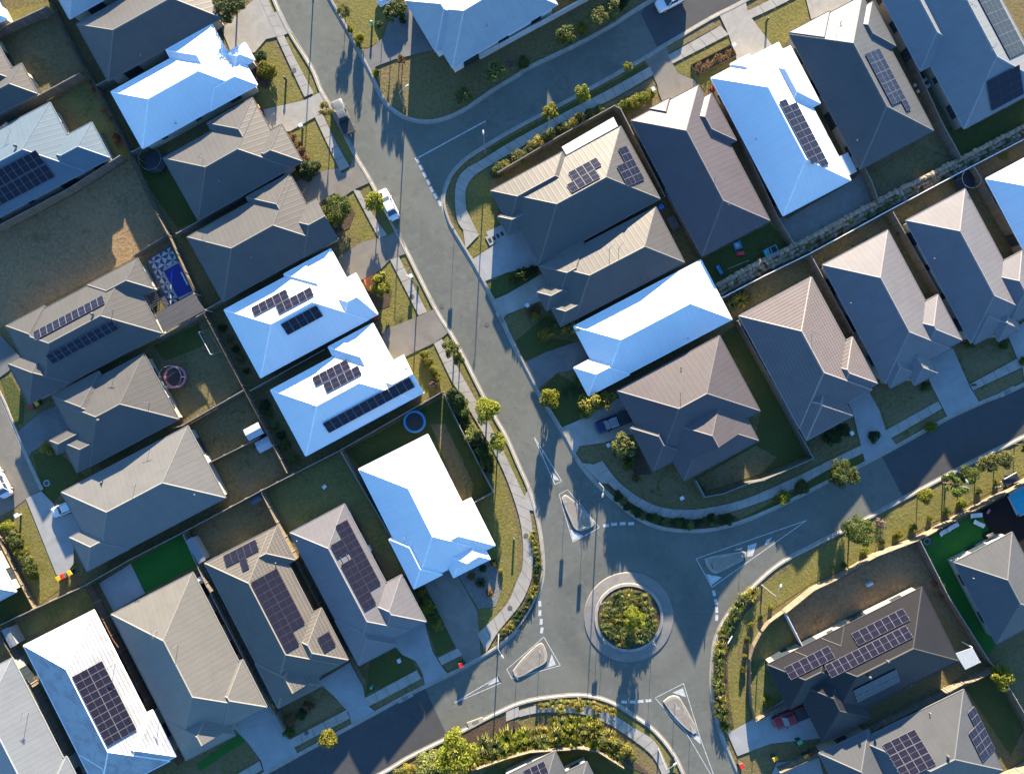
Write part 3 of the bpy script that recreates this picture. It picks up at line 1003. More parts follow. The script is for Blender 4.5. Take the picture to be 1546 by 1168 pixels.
# lit street verges
lawn([(382, 60), (402, 60), (425, 87), (462, 148), (440, 156), (400, 163), (386, 150)], 'verge_grass', j=.5)
lawn([(397, 0), (407, 0), (421, 18), (411, 22)], 'verge_grass', j=.3)
lawn([(429, 53), (441, 50), (471, 104), (483, 136), (474, 142), (455, 108)], 'verge_grass', j=.3)
lawn([(440, 198), (475, 177), (492, 220), (513, 254), (484, 258), (465, 240)], 'verge_grass', j=.5)
lawn([(489, 172), (503, 166), (537, 235), (529, 246), (508, 214)], 'verge_grass', j=.3)
lawn([(522, 292), (537, 287), (572, 360), (547, 365), (525, 352), (536, 322)], 'verge_grass', j=.5)
lawn([(548, 285), (561, 277), (600, 345), (585, 353)], 'verge_grass', j=.3)
lawn([(603, 384), (613, 384), (625, 406), (609, 397)], 'verge_grass', j=.2)
lawn([(588, 393), (632, 477), (582, 503), (570, 480), (560, 470), (574, 410)], 'verge_grass', j=.5)
lawn([(620, 414), (630, 415), (657, 463), (646, 471)], 'verge_grass', j=.3)
lawn([(614, 537), (655, 519), (690, 590), (676, 596), (640, 600), (618, 560)], 'verge_grass', j=.5)
lawn([(668, 510), (679, 502), (728, 594), (718, 596)], 'verge_grass', j=.3)
lawn([(735, 650), (726, 760), (724, 850), (720, 955), (735, 948), (765, 905), (782, 870), (780, 800), (765, 740), (748, 690)], 'verge_grass', j=.6)
lawn([(712, 600), (728, 597), (800, 740), (792, 750), (770, 705)], 'verge_grass', j=.3)
lawn([(510, 0), (590, 0), (583, 25), (577, 58), (562, 70), (545, 74), (520, 30)], 'verge_grass', j=.6)
lawn([(700, 368), (690, 335), (686, 300), (695, 268), (712, 272), (704, 300), (709, 330), (722, 357), (742, 370), (712, 390)], 'verge_grass', j=.4)
lawn([(705, 280), (730, 258), (745, 290), (757, 330), (742, 345), (735, 372), (720, 350), (708, 320)], 'verge_grass', j=.4)
lawn([(1015, 98), (1100, 56), (1112, 90), (1062, 140), (1048, 120), (1023, 110)], 'verge_grass', j=.5)
lawn([(1140, 35), (1165, 20), (1200, 0), (1225, 0), (1215, 35), (1180, 70), (1165, 66)], 'verge_grass', j=.5)
lawn([(985, 117), (993, 130), (990, 145), (960, 165), (930, 180), (922, 160)], 'verge_grass', j=.5)
lawn([(790, 505), (826, 475), (846, 490), (836, 510), (868, 516), (825, 530), (793, 544), (778, 515)], 'green_lawn', j=.4)
lawn([(732, 430), (764, 413), (812, 402), (812, 440), (764, 444), (745, 452)], 'green_lawn', j=.4)
lawn([(870, 672), (912, 670), (955, 655), (985, 710), (1040, 735), (1046, 752), (1000, 760), (962, 745), (932, 722), (908, 692), (890, 700)], 'brown_lawn', j=.5)
lawn([(815, 590), (842, 564), (890, 590), (925, 605), (880, 630), (848, 645), (832, 625)], 'green_lawn', j=.5)
# yards
lawn([(88, 0), (0, 20), (0, 60), (80, 22)], 'verge_grass')
lawn([(5, 62), (84, 24), (133, 117), (62, 155), (30, 110)], 'brown_lawn')
lawn([(80, 155), (135, 124), (198, 236), (165, 250), (110, 170)], 'moss_lawn')
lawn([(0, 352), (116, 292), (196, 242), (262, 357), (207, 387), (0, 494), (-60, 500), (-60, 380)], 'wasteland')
lawn([(196, 240), (245, 240), (300, 335), (268, 345)], 'green_lawn')
lawn([(228, 520), (318, 476), (372, 580), (282, 640), (255, 610)], 'brown_lawn')
lawn([(232, 522), (300, 488), (312, 520), (250, 545)], 'green_lawn', z=Z2)
lawn([(284, 645), (378, 592), (405, 650), (320, 696)], 'brown_lawn'); lawn([(322, 702), (408, 660), (436, 712), (345, 765)], 'brown_lawn')
lawn([(290, 805), (398, 742), (420, 792), (318, 848)], 'brown_lawn')
lawn([(403, 745), (517, 682), (580, 800), (628, 885), (606, 868), (520, 760), (440, 800)], 'moss_lawn', j=.4)
lawn([(522, 680), (668, 600), (745, 742), (712, 756), (640, 660), (545, 708)], 'green_lawn', j=.4)
lawn([(650, 640), (672, 640), (715, 730), (712, 756), (695, 757)], 'brown_lawn', z=Z2)
lawn([(199, 849), (279, 804), (302, 851), (216, 896)], 'turf', j=.05)
lawn([(297, 1153), (365, 1105), (372, 1117), (302, 1163)], 'turf', j=.05)
lawn([(60, 920), (138, 882), (150, 915), (30, 965), (25, 945)], 'moss_lawn'); lawn([(0, 895), (40, 880), (55, 915), (0, 945)], 'green_lawn')
lawn([(22, 790), (38, 760), (70, 800), (85, 868), (105, 870), (100, 882), (60, 912), (35, 850)], 'verge_grass', j=.4)
lawn([(50, 686), (78, 672), (130, 720), (95, 742), (75, 766), (66, 745)], 'green_lawn', j=.4)
lawn([(0, 570), (18, 570), (38, 610), (35, 640), (22, 640)], 'green_lawn', j=.4)
lawn([(1058, 392), (1162, 338), (1196, 378), (1085, 436)], 'green_lawn'); lawn([(1300, 255), (1408, 200), (1440, 246), (1330, 300)], 'brown_lawn')
lawn([(1410, 190), (1460, 195), (1600, 120), (1600, 180), (1448, 244)], 'green_lawn')
lawn([(1088, 446), (1210, 388), (1226, 416), (1116, 476)], 'brown_lawn'); lawn([(1218, 384), (1330, 326), (1342, 346), (1244, 400)], 'brown_lawn'); lawn([(1340, 320), (1460, 258), (1468, 280), (1370, 330)], 'brown_lawn')
lawn([(1462, 255), (1546, 212), (1546, 240), (1490, 270)], 'brown_lawn')
lawn([(1088, 508), (1110, 490), (1165, 588), (1218, 688), (1148, 718), (1062, 744), (1050, 722), (1140, 668), (1148, 620)], 'green_lawn')
lawn([(1052, 722), (1142, 672), (1172, 690), (1148, 715), (1066, 742)], 'brown_lawn', z=Z2)
lawn([(1320, 585), (1345, 588), (1404, 548), (1420, 604), (1340, 648)], 'brown_lawn'); lawn([(1440, 545), (1505, 512), (1532, 540), (1465, 578)], 'brown_lawn')
lawn([(1228, 660), (1282, 632), (1296, 668), (1225, 704)], 'brown_lawn')
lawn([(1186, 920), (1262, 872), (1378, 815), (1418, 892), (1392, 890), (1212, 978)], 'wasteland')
lawn([(1112, 985), (1136, 940), (1225, 880), (1320, 836), (1380, 804), (1546, 715), (1600, 690), (1600, 640), (1546, 668), (1384, 752), (1304, 795), (1231, 832), (1150, 885), (1100, 945), (1092, 1000), (1092, 1070), (1110, 1110), (1134, 1084), (1122, 1040)], 'verge_grass', j=.6)
lawn([(1136, 955), (1178, 925), (1208, 985), (1160, 1003), (1190, 1060), (1140, 1082), (1130, 1040)], 'moss_lawn')
lawn([(1384, 814), (1430, 795), (1546, 740), (1546, 800), (1440, 852), (1505, 970), (1488, 995), (1424, 895)], 'turf', j=.2)
lawn([(1395, 900), (1418, 896), (1482, 995), (1462, 975), (1445, 950)], 'brown_lawn'); lawn([(1496, 1006), (1560, 965), (1600, 1060), (1546, 1088)], 'brown_lawn')
lawn([(1455, 1035), (1496, 1010), (1546, 1100), (1525, 1140)], 'green_lawn')
lawn([(762, 1140), (845, 1126), (900, 1130), (940, 1154), (985, 1175), (700, 1190)], 'green_lawn')
lawn([(560, 985), (600, 968), (625, 1000), (628, 1012), (552, 1048)], 'green_lawn', j=.3); lawn([(438, 1070), (484, 1040), (520, 1064), (446, 1104)], 'brown_lawn', j=.3)
lawn([(628, 892), (645, 885), (690, 975), (660, 990), (645, 945)], 'green_lawn', j=.3)
for P in ([(559, 1064), (638, 1020), (643, 1034), (568, 1070)], [(441, 1130), (530, 1084), (532, 1094), (455, 1134)], [(670, 1005), (698, 989), (702, 1002), (680, 1014)], [(1007, 70), (1075, 32), (1084, 40), (1008, 82)],
          [(1345, 665), (1422, 619), (1430, 632), (1354, 674)], [(1468, 590), (1543, 556), (1543, 575), (1480, 606)], [(764, 237), (850, 188), (930, 150), (986, 118), (992, 128), (924, 164), (842, 206), (764, 250)]):
    lawn(P, 'brown_lawn', j=.3)
for P in ([(1250, 713), (1300, 684), (1304, 700), (1254, 724)], [(740, 224), (868, 154), (972, 98), (978, 104), (870, 168), (745, 240)], [(1120, 782), (1198, 742), (1246, 712), (1248, 724), (1160, 768)]):
    lawn(P, 'green_lawn', j=.3)
lawn([(684, 850), (735, 838), (752, 860), (757, 890), (748, 915), (722, 918), (694, 872)], 'gravel', j=.2, name='garden_bed')
lawn([(382, 80), (395, 78), (413, 112), (405, 135), (388, 130)], 'mulch', j=.3, name='garden_bed')
lawn([(484, 300), (520, 296), (536, 322), (528, 345), (508, 352), (495, 330)], 'mulch', j=.4, name='garden_bed')
lawn([(552, 412), (575, 410), (592, 440), (588, 462), (566, 470), (556, 450)], 'mulch', j=.4, name='garden_bed')
lawn([(548, 420), (568, 412), (572, 428), (556, 440)], 'orange_screen', z=Z2, j=.05, name='garden_bed')
lawn([(912, 708), (920, 718), (935, 744), (975, 772), (1035, 786), (1110, 778), (1118, 786), (1074, 796), (1033, 798), (995, 792), (960, 776), (934, 754), (905, 722)], 'mulch', z=Z2, j=.2, name='garden_bed')
lawn([(944, 660), (960, 668), (984, 716), (960, 716), (940, 690)], 'mulch', z=Z2, j=.3, name='garden_bed')
lawn([(790, 945), (806, 918), (816, 885), (816, 850), (812, 800), (804, 800), (806, 850), (804, 880), (790, 912), (766, 940), (748, 962), (752, 968)], 'mulch', j=.2, name='garden_bed')
lawn([(704, 1106), (735, 1088), (762, 1080), (800, 1100), (860, 1112), (920, 1116), (960, 1150), (990, 1175), (940, 1152), (900, 1128), (842, 1122), (764, 1136), (716, 1152), (640, 1175), (600, 1165)], 'mulch', j=.3, name='garden_bed')
lawn([(1140, 890), (1112, 918), (1095, 945), (1083, 975), (1080, 1020), (1083, 1060), (1093, 1100), (1108, 1096), (1100, 1050), (1098, 1000), (1105, 960), (1125, 925), (1150, 900)], 'mulch', z=Z2, j=.3, name='garden_bed')
lawn([(806, 1062), (870, 1054), (900, 1058), (930, 1070), (955, 1087), (985, 1108), (1010, 1140), (1022, 1165), (1005, 1165), (990, 1135), (955, 1105), (915, 1080), (880, 1068), (806, 1072)], 'verge_grass', z=Z2, j=.2)

# driveways: outline, material, (house, point outside its garage)
for P, m, hs in [
        ([(335, 45), (378, 5), (385, 0), (397, -5), (412, 20), (425, 17), (441, 49), (428, 54), (402, 60), (385, 80), (350, 82)], 'concrete', ('H2', 365, 60)),
        ([(398, 166), (460, 152), (486, 139), (503, 166), (482, 173), (475, 178), (438, 199), (405, 198)], 'concrete', ('H3', 420, 170)),
        ([(485, 259), (512, 254), (516, 262), (527, 258), (533, 240), (539, 239), (561, 275), (536, 286), (515, 300), (505, 292), (470, 315), (445, 275)], 'aggregate', ('H4', 480, 285)),
        ([(505, 392), (548, 365), (584, 357), (597, 349), (606, 352), (614, 383), (602, 387), (589, 392), (573, 409), (548, 422), (520, 430)], 'aggregate', ('H5', 535, 400)),
        ([(575, 500), (630, 478), (657, 466), (678, 501), (667, 510), (655, 518), (615, 537), (593, 550)], 'aggregate', ('H6', 600, 520)),
        ([(712, 393), (742, 373), (765, 355), (785, 340), (822, 399), (764, 412), (729, 426)], 'slab_pale', ('H19', 770, 380)),
        ([(744, 453), (764, 445), (820, 412), (835, 434), (822, 452), (764, 475), (759, 482)], 'concrete', ('H20', 790, 440)),
        ([(793, 547), (826, 531), (875, 514), (895, 541), (875, 558), (842, 562), (812, 588)], 'aggregate_grey', ('H21', 840, 545)),
        ([(846, 646), (878, 632), (938, 598), (965, 642), (955, 655), (911, 668), (875, 673), (868, 686)], 'concrete', ('H22', 910, 640)),
        ([(640, 880), (680, 855), (694, 873), (721, 922), (726, 988), (705, 1001), (688, 976), (660, 920)], 'aggregate', ('H7', 690, 930)),
        ([(590, 967), (641, 938), (653, 982), (667, 1005), (677, 1017), (643, 1037), (638, 1015), (628, 997), (607, 987)], 'slab_pale', ('H8', 640, 985)),
        ([(480, 1028), (535, 995), (548, 1034), (553, 1062), (566, 1072), (532, 1095), (527, 1075), (504, 1049)], 'slab_pale', ('H9', 525, 1040)),
        ([(350, 1095), (400, 1062), (420, 1075), (434, 1109), (451, 1138), (400, 1167), (395, 1147), (375, 1120)], 'slab_pale', ('H10', 410, 1110)),
        ([(40, 752), (63, 741), (84, 762), (85, 775), (118, 775), (135, 805), (112, 818), (112, 850), (100, 867), (86, 867)], 'slab_pale', ('H13', 90, 790)),
        ([(27, 652), (60, 624), (85, 612), (110, 650), (80, 666), (49, 681), (44, 690)], 'aggregate_grey', ('H14', 70, 640)),
        ([(-40, 540), (0, 504), (30, 537), (14, 560), (0, 570), (-10, 580)], 'aggregate_grey', ('H15', 5, 535)),
        ([(1098, 1106), (1137, 1084), (1182, 1055), (1196, 1066), (1215, 1060), (1240, 1113), (1164, 1121), (1113, 1140)], 'slab_pale', ('H32', 1180, 1085)),
        ([(1172, 1150), (1236, 1142), (1250, 1200), (1150, 1200)], 'slab_pale', ('H33', 1200, 1175)),
        ([(1280, 608), (1312, 592), (1327, 619), (1337, 650), (1354, 674), (1306, 699), (1299, 671), (1288, 627)], 'slab_pale', ('H30', 1315, 630)),
        ([(1400, 546), (1438, 526), (1464, 585), (1478, 608), (1431, 632), (1418, 606), (1402, 575)], 'slab_pale', ('H29', 1435, 575)),
        ([(1520, 505), (1546, 485), (1585, 500), (1600, 540), (1546, 578), (1543, 556), (1535, 541)], 'slab_pale', ('H28', 1550, 520)),
        ([(971, 89), (1005, 69), (1015, 97), (1023, 111), (1049, 122), (1060, 146), (1015, 175), (1000, 155), (994, 140), (992, 129), (984, 111), (979, 101)], 'aggregate', ('H23', 1025, 140)),
        ([(1085, 22), (1125, 1), (1129, 21), (1134, 28), (1164, 67), (1180, 85), (1131, 92), (1113, 95), (1100, 54)], 'concrete', ('H24', 1140, 70)),
        ([(1205, -45), (1270, -45), (1287, 10), (1290, 20), (1262, 34), (1245, 22), (1224, 30)], 'concrete', ('H25', 1255, 5)),
        ([(543, 79), (563, 72), (579, 57), (595, 10), (640, 5), (662, 75), (597, 90), (568, 101), (560, 112)], 'aggregate_grey', ('H18', 610, 60))]:
    LAY[0] += 1
    sheet('driveway', P, Z3 - .03 + LAY[0] * .0004, M[m])
    if hs[0] in HOUSES: garage(HOUSES[hs[0]], hs[1], hs[2])
for P in ([(734, 350), (757, 340), (766, 354), (742, 370)], [(150, 880), (198, 850), (220, 895), (172, 922)], [(56, 145), (62, 143), (70, 150), (40, 168), (30, 162)], [(1166, 328), (1190, 372), (1325, 308), (1300, 258), (1284, 275), (1188, 330)],
          [(1286, 608), (1296, 602), (1300, 612), (1290, 616)]):
    LAY[0] += 1
    sheet('patio', P, Z3 - .03 + LAY[0] * .0004, M['apron'] if P[0][0] in (1166, 1195) else M['slab_pale'])
sheet('patio', [(1516, 750), (1478, 770), (1500, 815), (1560, 850), (1600, 800), (1546, 735)], Z3, M['deck_dark'])
sheet('patio', [(222, 392), (258, 369), (300, 447), (300, 452), (252, 470), (238, 440)], Z2, M['tile_dark'])

# footpaths: slabs with joints between them
path = MB()


def footpath(L, Rr, z=Z4):
    L = smooth_line(L, 8); Rr = smooth_line(Rr, 8)

    def resample(P, n):
        ds = [0]
        for a, b in zip(P[:-1], P[1:]): ds.append(ds[-1] + math.hypot(b[0] - a[0], b[1] - a[1]))
        out = []; k = 0
        for i in range(n + 1):
            t = ds[-1] * i / n
            while k < len(ds) - 2 and ds[k + 1] < t: k += 1
            f = (t - ds[k]) / ((ds[k + 1] - ds[k]) or 1)
            out.append((P[k][0] + (P[k + 1][0] - P[k][0]) * f, P[k][1] + (P[k + 1][1] - P[k][1]) * f))
        return out, ds[-1]
    _, ln = resample(L, 1)
    n = max(1, int(ln * S / 1.6)) * 3
    A, _ = resample(L, n); B, _ = resample(Rr, n)
    for i in range(0, n, 3):
        for j in range(3):
            a0, a1, b0, b1 = [G(*p) for p in (A[i + j], A[i + j + 1], B[i + j], B[i + j + 1])]
            if j == 0: a0 = a0.lerp(a1, .09); b0 = b0.lerp(b1, .09)
            path.face([(p.x, p.y, z) for p in (a0, b0, b1, a1)] if True else None)


footpath([(390, -5), (431, 85), (460, 147)], [(403, -5), (439, 75), (474, 141)])
footpath([(475, 176), (514, 259)], [(487, 172), (505, 210), (528, 252)])
footpath([(533, 286), (553, 324), (572, 360)], [(543, 288), (562, 322), (585, 355)])
footpath([(589, 392), (632, 476)], [(602, 387), (645, 471)])
footpath([(655, 518), (682, 575), (692, 590), (726, 648), (757, 704), (781, 769), (789, 813), (789, 854), (782, 872), (764, 912), (721, 956)],
         [(667, 511), (694, 560), (708, 585), (742, 645), (771, 704), (798, 766), (805, 820), (804, 859), (800, 880), (785, 912), (752, 953), (734, 984)])
footpath([(718, 355), (699, 347), (690, 331), (687, 300), (690, 274), (703, 256), (729, 241), (764, 219), (842, 176), (919, 136), (981, 101)][1:], [(721, 352), (708, 331), (703, 305), (704, 285), (716, 266), (744, 248), (764, 236), (849, 187), (930, 147), (986, 114)])
sheet('footpath', [(688, 318), (699, 346), (703, 376), (723, 355), (705, 318)], Z3 + .01, M['concrete'])
footpath([(1007, 85), (1087, 40)], [(1015, 97), (1100, 53)]); footpath([(1127, 18), (1164, 0), (1200, -20)], [(1133, 29), (1164, 15), (1210, -8)])
footpath([(1299, 672), (1249, 696), (1198, 721), (1126, 752), (1074, 765), (1033, 769), (994, 764), (961, 748), (932, 725), (909, 695)], [(1304, 683), (1249, 709), (1198, 737), (1126, 765), (1062, 782), (1018, 782), (979, 774), (945, 753), (919, 730), (893, 702)])
footpath([(1416, 605), (1337, 649)], [(1422, 616), (1343, 662)]); footpath([(1535, 541), (1463, 580)], [(1543, 554), (1468, 589)])
footpath([(630, 1010), (550, 1053)], [(637, 1023), (555, 1066)]); footpath([(524, 1070), (436, 1116)], [(529, 1083), (441, 1129)])
footpath([(393, 1147), (340, 1178)], [(397, 1160), (348, 1190)]); footpath([(692, 977), (661, 992)], [(698, 988), (667, 1003)])
footpath([(1020, 1175), (1000, 1170), (985, 1140), (952, 1113), (915, 1090), (880, 1077), (820, 1074), (784, 1081)][1:], [(1012, 1165), (990, 1120), (958, 1098), (920, 1075), (885, 1064), (822, 1062), (782, 1072)])
path.v = path.v
o = path.build('footpath', M['concrete']); o['kind'] = 'structure'
# make sure path faces look up
for p in o.data.polygons:
    if p.normal.z < 0: p.flip()
sheet('footpath', [(784, 1080), (764, 1088), (764, 1072), (783, 1066)], Z3, M['concrete'])
sheet('footpath', [(790, 752), (799, 735), (809, 771), (797, 769)], Z3, M['concrete'])
sheet('footpath', [(876, 698), (893, 700), (918, 730), (905, 728)], Z3, M['concrete'])

# ------------------------------------------------------------------ roundabout, islands, markings
C0 = G(949, 931)
ring = MB()
N = 72


def annulus(mb, c, prof, n=N):
    for (r0, z0), (r1, z1) in zip(prof[:-1], prof[1:]):
        for k in range(n):
            a, b = 2 * math.pi * k / n, 2 * math.pi * (k + 1) / n
            mb.face([(c.x + r0 * math.cos(a), c.y + r0 * math.sin(a), z0), (c.x + r0 * math.cos(b), c.y + r0 * math.sin(b), z0), (c.x + r1 * math.cos(b), c.y + r1 * math.sin(b), z1), (c.x + r1 * math.cos(a), c.y + r1 * math.sin(a), z1)][::1])


annulus(ring, C0, [(68 * S, 0), (67 * S, .10), (52 * S, .20)])
o = ring.build('roundabout_apron', M['apron']); o['kind'] = 'structure'
ring = MB(); annulus(ring, C0, [(52 * S, .2), (51.6 * S, .34), (47.5 * S, .36), (47.2 * S, .25)])
o = ring.build('kerb', M['kerb_concrete']); o['kind'] = 'structure'
b = MB(); b.face([(C0.x + 47.4 * S * math.cos(2 * math.pi * k / 48), C0.y + 47.4 * S * math.sin(2 * math.pi * k / 48), .28) for k in range(48)])
o = b.build('garden_bed', M['mulch']); o['kind'] = 'structure'

paint = MB()


def stroke(P, w=.10, z=.007, close=False):
    W = [G(x, y) for x, y in P]
    if close: W.append(W[0])
    for a, b in zip(W[:-1], W[1:]):
        d = (b - a).normalized(); s = Vector((-d.y, d.x, 0)) * w / 2; e = d * w * .0
        paint.face([(p.x, p.y, z) for p in (a - s - e, b - s + e, b + s + e, a + s - e)][::1])


def area(P, z=.007):
    W = [G(x, y) for x, y in P]
    for t in tri([(p.x, p.y) for p in W]): paint.face([(W[i].x, W[i].y, z) for i in t])


def dash(px, py, a, L=.85, w=.42):
    c = G(px, py); t = R(a)
    d = Vector((math.cos(t), math.sin(t), 0)) * L / 2; s = Vector((-math.sin(t), math.cos(t), 0)) * w / 2
    paint.face([(p.x, p.y, .007) for p in (c - d - s, c + d - s, c + d + s, c - d + s)])


isl = MB(); isf = MB()


def island(P):
    W = [tuple(G(x, y).xy) for x, y in smooth_line(P + [P[0]], 4)[:-1]]
    isl.prism(W, 0, .15, 0, .05)
    n = len(W); cx = sum(p[0] for p in W) / n; cy = sum(p[1] for p in W) / n
    Q = [(cx + (x - cx) * (1 - .45 / math.hypot(x - cx, y - cy)), cy + (y - cy) * (1 - .45 / math.hypot(x - cx, y - cy))) for x, y in W]
    for t in tri(Q): isf.face([(Q[i][0], Q[i][1], .156) for i in t])


stroke([(844, 746), (857, 739), (905, 796), (865, 818)], close=True)
island([(848, 752), (853, 747), (862, 752), (880, 768), (896, 787), (895, 794), (885, 799), (876, 801), (867, 797), (860, 783), (853, 766)])
area([(861, 799), (882, 809), (865, 816)])
stroke([(805, 657), (848, 726), (838, 731)], close=True, w=.11); area([(833, 711), (845, 725), (836, 724)])
stroke([(1051, 843), (1218, 785), (1075, 886)], close=True)
island([(1063, 843), (1075, 839), (1098, 835), (1120, 832), (1127, 836), (1122, 845), (1102, 856), (1082, 865), (1073, 862), (1067, 854)])
area([(1066, 866), (1090, 871), (1074, 883)]); area([(1129, 823), (1143, 819), (1136, 839), (1128, 840)]); area([(1157, 815), (1166, 810), (1160, 820), (1154, 823)]); area([(1107, 830), (1122, 826), (1118, 830)])
stroke([(765, 1010), (821, 961), (846, 1004), (773, 1024)], close=True)
island([(774, 1012), (790, 992), (812, 972), (820, 972), (826, 988), (824, 999), (806, 1010), (785, 1021), (777, 1020)])
area([(833, 987), (839, 1003), (827, 1007)])
stroke([(683, 1062), (752, 1021), (757, 1030)], w=.11); stroke([(683, 1062), (757, 1030), (752, 1021)], w=.11); area([(737, 1032), (751, 1022), (753, 1028), (738, 1034)])
stroke([(989, 1053), (1032, 1031), (1056, 1110), (1085, 1190)]); stroke([(989, 1053), (1035, 1104), (1080, 1180)])
island([(1001, 1058), (1012, 1050), (1024, 1051), (1032, 1062), (1042, 1080), (1051, 1098), (1049, 1105), (1038, 1101), (1018, 1082)])
area([(1015, 1045), (1031, 1038), (1036, 1052)]); area([(1042, 1109), (1056, 1111), (1058, 1123)])
for x, y in ((915, 793), (927, 791), (940, 790), (953, 790)): dash(x, y, 4)
for x, y, a in ((815, 911, 95), (815, 925, 88), (817, 938, 84), (818, 951, 80)): dash(x, y, a)
for x, y, a in ((1078, 895, 105), (1081, 908, 102), (1082, 920, 95), (1082, 932, 88)): dash(x, y, a)
for x, y, a in ((942, 1059, 0), (955, 1059, 0), (967, 1058, 4), (979, 1057, 6)): dash(x, y, a)
stroke([(628, 240), (733, 183)], w=.16)
for k, (x, y) in enumerate(((630, 242), (636, 253), (641, 264), (647, 275), (652, 286), (658, 296), (664, 307))): dash(x, y, -62)
for p in range(len(paint.f)): pass
o = paint.build('road_marking', M['line_paint']); o['kind'] = 'structure'
for p in o.data.polygons:
    if p.normal.z < 0: p.flip()
o = isl.build('traffic_island', M['kerb_concrete']); o['kind'] = 'structure'
o = isf.build('traffic_island', M['island_fill']); o['kind'] = 'structure'
for p in o.data.polygons:
    if p.normal.z < 0: p.flip()
# ------------------------------------------------------------------ fences and walls
POST = None


def fence(label, P, m='paling', h=1.8, cap='post_grey', group='boundary fences', bay=2.6, z0=LIFT, thick=.05):
    global POST
    if POST is None:
        q = MB(); q.box((0, 0, .5), (.1, .1, 1.0)); POST = q.mesh('post', M['post_grey'])
    W = [G(x, y) for x, y in P]
    root = empty('fence', Vector((W[0].x, W[0].y, z0))); base = root.location.copy()
    tag(root, label, 'fence', group)
    pal, rail = MB(), MB()
    for a, b in zip(W[:-1], W[1:]):
        d = b - a; L = d.length; d = d / L; s = Vector((-d.y, d.x, 0)); rz = math.atan2(d.y, d.x)
        n = max(1, round(L / bay))
        for k in range(n):
            c = a + d * (L * (k + .5) / n)
            dz = random.uniform(-.03, .03)
            pal.box((c.x - base.x, c.y - base.y, h / 2 + .02 + dz / 2), (L / n - .02, thick, h + dz), rz + random.uniform(-.006, .006))
            p = put(bpy.data.objects.new('post', POST), root)
            q = a + d * (L * k / n) + s * .08
            p.location = (q.x - base.x, q.y - base.y, 0); p.rotation_euler = (0, 0, rz); p.scale = (1, 1, h + .06)
        c = (a + b) / 2
        for zz in (.3, h - .35): rail.box((c.x + s.x * .05 - base.x, c.y + s.y * .05 - base.y, zz), (L, .05, .09), rz)
        if cap: rail.box((c.x - base.x, c.y - base.y, h + .045), (L, .11, .03), rz)
    pal.build('fence_panel', M[m], root)
    rail.build('rail', M[cap or m], root)
    return root


F = fence
F('long timber back fence running down behind the left hand houses from the top edge', [(76, -8), (128, 95), (155, 137), (200, 225), (232, 300), (262, 358)], 'paling_gold', cap='paling_gold')
F('timber back fence between the tiled pool court and the white solar houses', [(264, 360), (312, 468), (372, 582), (408, 650), (439, 712)], 'paling_gold', cap='paling_gold')
F('short grey fence at the top left corner yard', [(-10, 64), (84, 20)], 'paling_grey')
F('grey timber fence between the two small lawns at the upper left', [(-10, 196), (132, 119)], 'paling_grey')
F('grey timber fence along the top of the dry vacant lot', [(-20, 362), (114, 291), (192, 241)], 'paling_grey')
F('dark fence along the top of the tiled pool court', [(208, 390), (258, 359)], 'steel_fence', 1.5, None)
F('fence between the pool house and the lawn with the goal frame', [(246, 512), (318, 473)], 'paling_grey')
F('fence under the pink trampoline lawn', [(270, 645), (284, 641), (376, 588)], 'paling_grey')
F('fence between the two small bare yards beside the white sheds', [(318, 699), (398, 659)], 'paling_grey', 1.6)
F('long fence along the bright turf yard, passing above the lower left houses', [(-20, 953), (60, 915), (140, 878), (204, 841), (284, 800)], 'paling', cap='post_grey')
F('long fence above the mossy lawn, running up to the blue trampoline yard', [(286, 799), (400, 738), (520, 677), (668, 592)], 'paling', cap='post_grey')
F('dark fence round the street side of the blue trampoline lawn', [(670, 592), (745, 740), (714, 757)], 'steel_fence', 1.8, 'post_grey')
F('fence between the mossy lawn and the white corner house', [(519, 680), (596, 810), (626, 882)], 'paling_gold')
F('orange brown fence left of the mossy lawn', [(401, 741), (445, 830), (486, 906), (552, 1026)], 'paling_gold', cap='paling_gold')
F('dark fence between the cream beige house and the brown tiled house', [(285, 802), (318, 875), (398, 1030), (435, 1094)], 'paling', 1.8)
F('red brown fence between the weathered tiled house and the cream beige house', [(141, 880), (178, 953), (278, 1146)], 'paling_red', cap='paling_red')
F('golden timber fence left of the weathered tiled house', [(12, 950), (70, 1052), (132, 1172)], 'paling_gold', cap='paling_gold')
F('sleeper wall beside the shrub row at the left edge', [(-8, 788), (38, 880), (58, 918)], 'sleeper', .9, 'sleeper')
F('fence between the taupe and the white roof at the upper left', [(156, 138), (252, 84)], 'paling_grey')
F('fence above the black trampoline', [(209, 236), (313, 181), (384, 139)], 'paling_grey')
F('fence between the two beige roofs with dark lower slopes', [(275, 357), (374, 302)], 'paling_grey')
F('fence between the lower dark slope and the first white solar house', [(318, 470), (430, 407)], 'paling')
F('fence between the two white solar houses', [(384, 590), (496, 528)], 'paling')
F('timber fence wrapping the corner yard by the white strip patio roof', [(752, 266), (842, 213), (925, 167), (934, 172), (1000, 302)], 'paling')
F('fence beside the narrow deck behind the antenna roof', [(1000, 292), (1056, 390)], 'paling', cap='post_grey')
F('dark fence round the corner yard below the tiled pink roof', [(1108, 486), (1165, 588), (1220, 690), (1146, 722), (1124, 727), (1087, 742), (1059, 747), (1046, 722)], 'steel_fence', 1.8, 'post_grey')
F('fence between the dusky porch hip house and the white solar strip house', [(1086, 160), (1168, 334), (1194, 376)], 'paling')
F('fence between the white solar strip house and the triple strip house', [(1209, 88), (1306, 279), (1318, 312)], 'paling')
F('fence between the triple strip house and the top right corner house', [(1328, 14), (1410, 191), (1440, 246)], 'paling_grey')
F('pale fence at the foot of the boulder wall', [(1085, 452), (1146, 420), (1216, 386), (1337, 320), (1446, 262), (1560, 203)], 'paling_gold', 1.5, 'frame_white')
